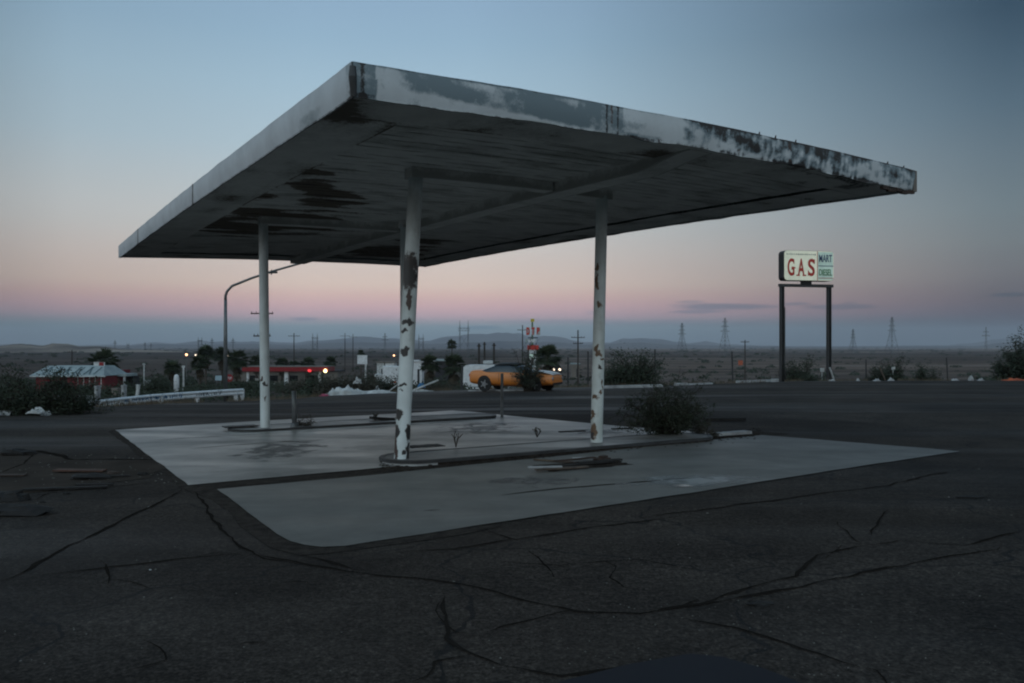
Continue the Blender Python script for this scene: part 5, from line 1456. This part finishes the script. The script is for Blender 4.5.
# ------------------------------------------------------------------ world
w = bpy.data.worlds.new('World'); sc.world = w; w.use_nodes = True; nt = w.node_tree; nt.nodes.clear()
out = nn(nt, 'ShaderNodeOutputWorld'); bg = nn(nt, 'ShaderNodeBackground'); nt.links.new(bg.outputs[0], out.inputs[0])
tc = nn(nt, 'ShaderNodeTexCoord'); sx = nn(nt, 'ShaderNodeSeparateXYZ'); nt.links.new(tc.outputs['Generated'], sx.inputs[0])
X, Y, Z = sx.outputs
hyp = mth(nt, 'SQRT', mth(nt, 'ADD', mth(nt, 'MULTIPLY', X, X), mth(nt, 'MULTIPLY', Y, Y)))
el = mth(nt, 'ARCTAN2', Z, hyp); az = mth(nt, 'ARCTAN2', X, Y)
elf = mth(nt, 'DIVIDE', el, math.pi/2, clamp=True)
def eld(px, py):
    x = (px-CX)/FPX; y = (HY-py)/FPX; return math.degrees(math.atan2(y, math.sqrt(1+x*x)))
def er(px, lst): return [(max(0., eld(px, y)/90.), c) for y, c in lst]
main = [(347, lin(104, 120, 134)), (336, lin(112, 132, 144)), (327, lin(126, 150, 158)), (321.5, lin(166, 160, 168)), (315, lin(206, 174, 182)), (306, lin(220, 182, 184)), (296, lin(226, 192, 184)), (286, lin(228, 205, 192)), (262, lin(218, 205, 197)), (232, lin(206, 206, 204)), (200, lin(195, 203, 206)), (150, lin(177, 198, 210)), (91, lin(163, 191, 209)), (40, lin(149, 180, 203)), (0, lin(143, 173, 199))]
s1 = er(400, main)+[(38/90, lin(118, 150, 180)), (.62, lin(100, 130, 156)), (1., lin(92, 122, 148))]
right = [(347, lin(28, 36, 46)), (328, lin(40, 44, 54)), (321, lin(50, 38, 48)), (313, lin(72, 58, 68)), (300, lin(90, 79, 84)), (272, lin(109, 108, 111)), (240, lin(113, 121, 125)), (207, lin(110, 124, 131)), (150, lin(97, 115, 127)), (102, lin(82, 104, 120)), (50, lin(66, 89, 107)), (5, lin(52, 75, 94))]
s2 = er(1000, right)+[(38/90, lin(60, 84, 106)), (.62, lin(80, 108, 140)), (1., lin(88, 120, 155))]
west = [(0, lin(120, 112, 108)), (.07, lin(150, 150, 150)), (.15, lin(215, 222, 224)), (.3, lin(214, 230, 238)), (.5, lin(168, 196, 214)), (.75, lin(118, 150, 174)), (1, lin(92, 122, 148))]
r1, r2, r3 = ramp(nt, elf, s1), ramp(nt, elf, s2), ramp(nt, elf, west)
azf = mth(nt, 'MULTIPLY_ADD', az, 1/(2*math.pi), .5)
def A_(d): return (d+180)/360.
mr = ramp(nt, azf, [(A_(-40), g(0)), (A_(-3), g(0)), (A_(4), g(.12)), (A_(12.8), g(.42)), (A_(22), g(.74)), (A_(30.5), g(1.)), (A_(70), g(1.)), (A_(120), g(.3)), (A_(150), g(0))])
lf = ramp(nt, azf, [(A_(-110), g(.95)), (A_(-60), g(.75)), (A_(-40), g(.64)), (A_(-33), g(.66)), (A_(-28), g(.86)), (A_(-22), g(.92)), (A_(-14), g(1.)), (A_(0), g(1.))])
wf_ = ramp(nt, azf, [(0., g(1.)), (A_(-150), g(1.)), (A_(-100), g(.75)), (A_(-55), g(0)), (A_(70), g(0)), (A_(130), g(.6)), (1., g(1.))])
c = mixc(nt, mr.outputs[0], r1.outputs[0], r2.outputs[0])
c = mixc(nt, 1., c, lf.outputs[0], 'MULTIPLY')
lowm = ramp(nt, elf, [(0, g(.55)), (2.2/90, g(.70)), (6./90, g(.90)), (9./90, g(1.))]); lowa = ramp(nt, azf, [(A_(-60), g(1)), (A_(-31), g(1)), (A_(-14), g(0))])
c = mixc(nt, lowa.outputs[0], c, mixc(nt, 1., c, lowm.outputs[0], 'MULTIPLY'))
c = mixc(nt, wf_.outputs[0], c, mixc(nt, 1., r3.outputs[0], g(1.42), 'MULTIPLY'))
# low thin cloud streaks
nz = nn(nt, 'ShaderNodeTexNoise'); nz.inputs['Scale'].default_value = 16; nz.inputs['Detail'].default_value = 6
mp = nn(nt, 'ShaderNodeMapping'); mp.inputs['Scale'].default_value = (1, 1, 6.); nt.links.new(tc.outputs['Generated'], mp.inputs[0]); nt.links.new(mp.outputs[0], nz.inputs['Vector'])
tot = None
for px, py, wx, wy, st_ in ((728, 306.5, 62, 5., 1.), (700, 311.5, 34, 2.5, .8), (790, 304, 20, 2.2, .7), (692, 302, 16, 2., .6), (842, 307, 40, 3.2, .75), (850, 304, 10, 3., .5), (1012, 294.5, 27, 2.6, .9), (303, 319, 20, 2.6, .75), (478, 327.5, 26, 2.8, .8), (596, 312, 13, 3., .45), (935, 321, 50, 2., .35), (680, 323, 130, 4., .28), (560, 322, 90, 3., .25)):
    ca = math.atan((px-CX)/FPX); ce = R(eld(px, py)); wa_ = wx/FPX*math.cos(ca)**2; we_ = wy/FPX*math.cos(ca)
    u = mth(nt, 'DIVIDE', mth(nt, 'SUBTRACT', az, ca), wa_); v = mth(nt, 'DIVIDE', mth(nt, 'SUBTRACT', el, ce), we_)
    d = mth(nt, 'ADD', mth(nt, 'MULTIPLY', u, u), mth(nt, 'MULTIPLY', v, v))
    q = mth(nt, 'SUBTRACT', 1., d)
    q = mth(nt, 'ADD', q, mth(nt, 'MULTIPLY_ADD', nz.outputs['Fac'], 2.6, -1.3))
    q = mth(nt, 'MULTIPLY', mth(nt, 'MULTIPLY', q, 1.3, clamp=True), st_)
    tot = q if tot is None else mth(nt, 'MAXIMUM', tot, q)
cl = mixc(nt, 1., c, (.50, .66, .78, 1), 'MULTIPLY')
c = mixc(nt, tot, c, cl)
# thin contribution of the physical sky
sky = nn(nt, 'ShaderNodeTexSky', sky_type='NISHITA'); sky.sun_disc = False; sky.sun_elevation = R(1.0); sky.sun_rotation = R(200)
skc = mixc(nt, 1., sky.outputs[0], g(.03), 'MULTIPLY')
c = mixc(nt, .12, c, skc, 'ADD')
nt.links.new(c, bg.inputs[0]); bg.inputs[1].default_value = 1.0

# afterglow of the sun behind and left of the camera
sd = bpy.data.lights.new('Sun', 'SUN'); sd.energy = .03; sd.angle = R(50); sd.color = (1., .78, .6)
so = bpy.data.objects.new('sun_afterglow', sd); COL.objects.link(so)
dirv = Vector((.42, .9, -.16)); so.rotation_euler = dirv.to_track_quat('-Z', 'Y').to_euler()

# ------------------------------------------------------------------ camera & render
cd = bpy.data.cameras.new('Camera'); cam = bpy.data.objects.new('Camera', cd); COL.objects.link(cam); sc.camera = cam
cd.sensor_width = 36.; cd.lens = 36.*FPX/1024.; cd.clip_end = 60000; cd.clip_start = .05
cd.shift_y = (HY-341.5)/1024.
cam.location = (0, 0, CAMZ); cam.rotation_euler = (R(90), 0, 0)
sc.view_settings.view_transform = 'Standard'; sc.view_settings.look = 'None'; sc.view_settings.exposure = 0.; sc.view_settings.gamma = 1.
sc.view_settings.use_curve_mapping = False
sc.render.engine = 'CYCLES'; sc.cycles.use_denoising = True
sc.cycles.max_bounces = 8; sc.cycles.volume_bounces = 1
sc.cycles.pixel_filter_type = 'BLACKMAN_HARRIS'; sc.cycles.filter_width = 2.1
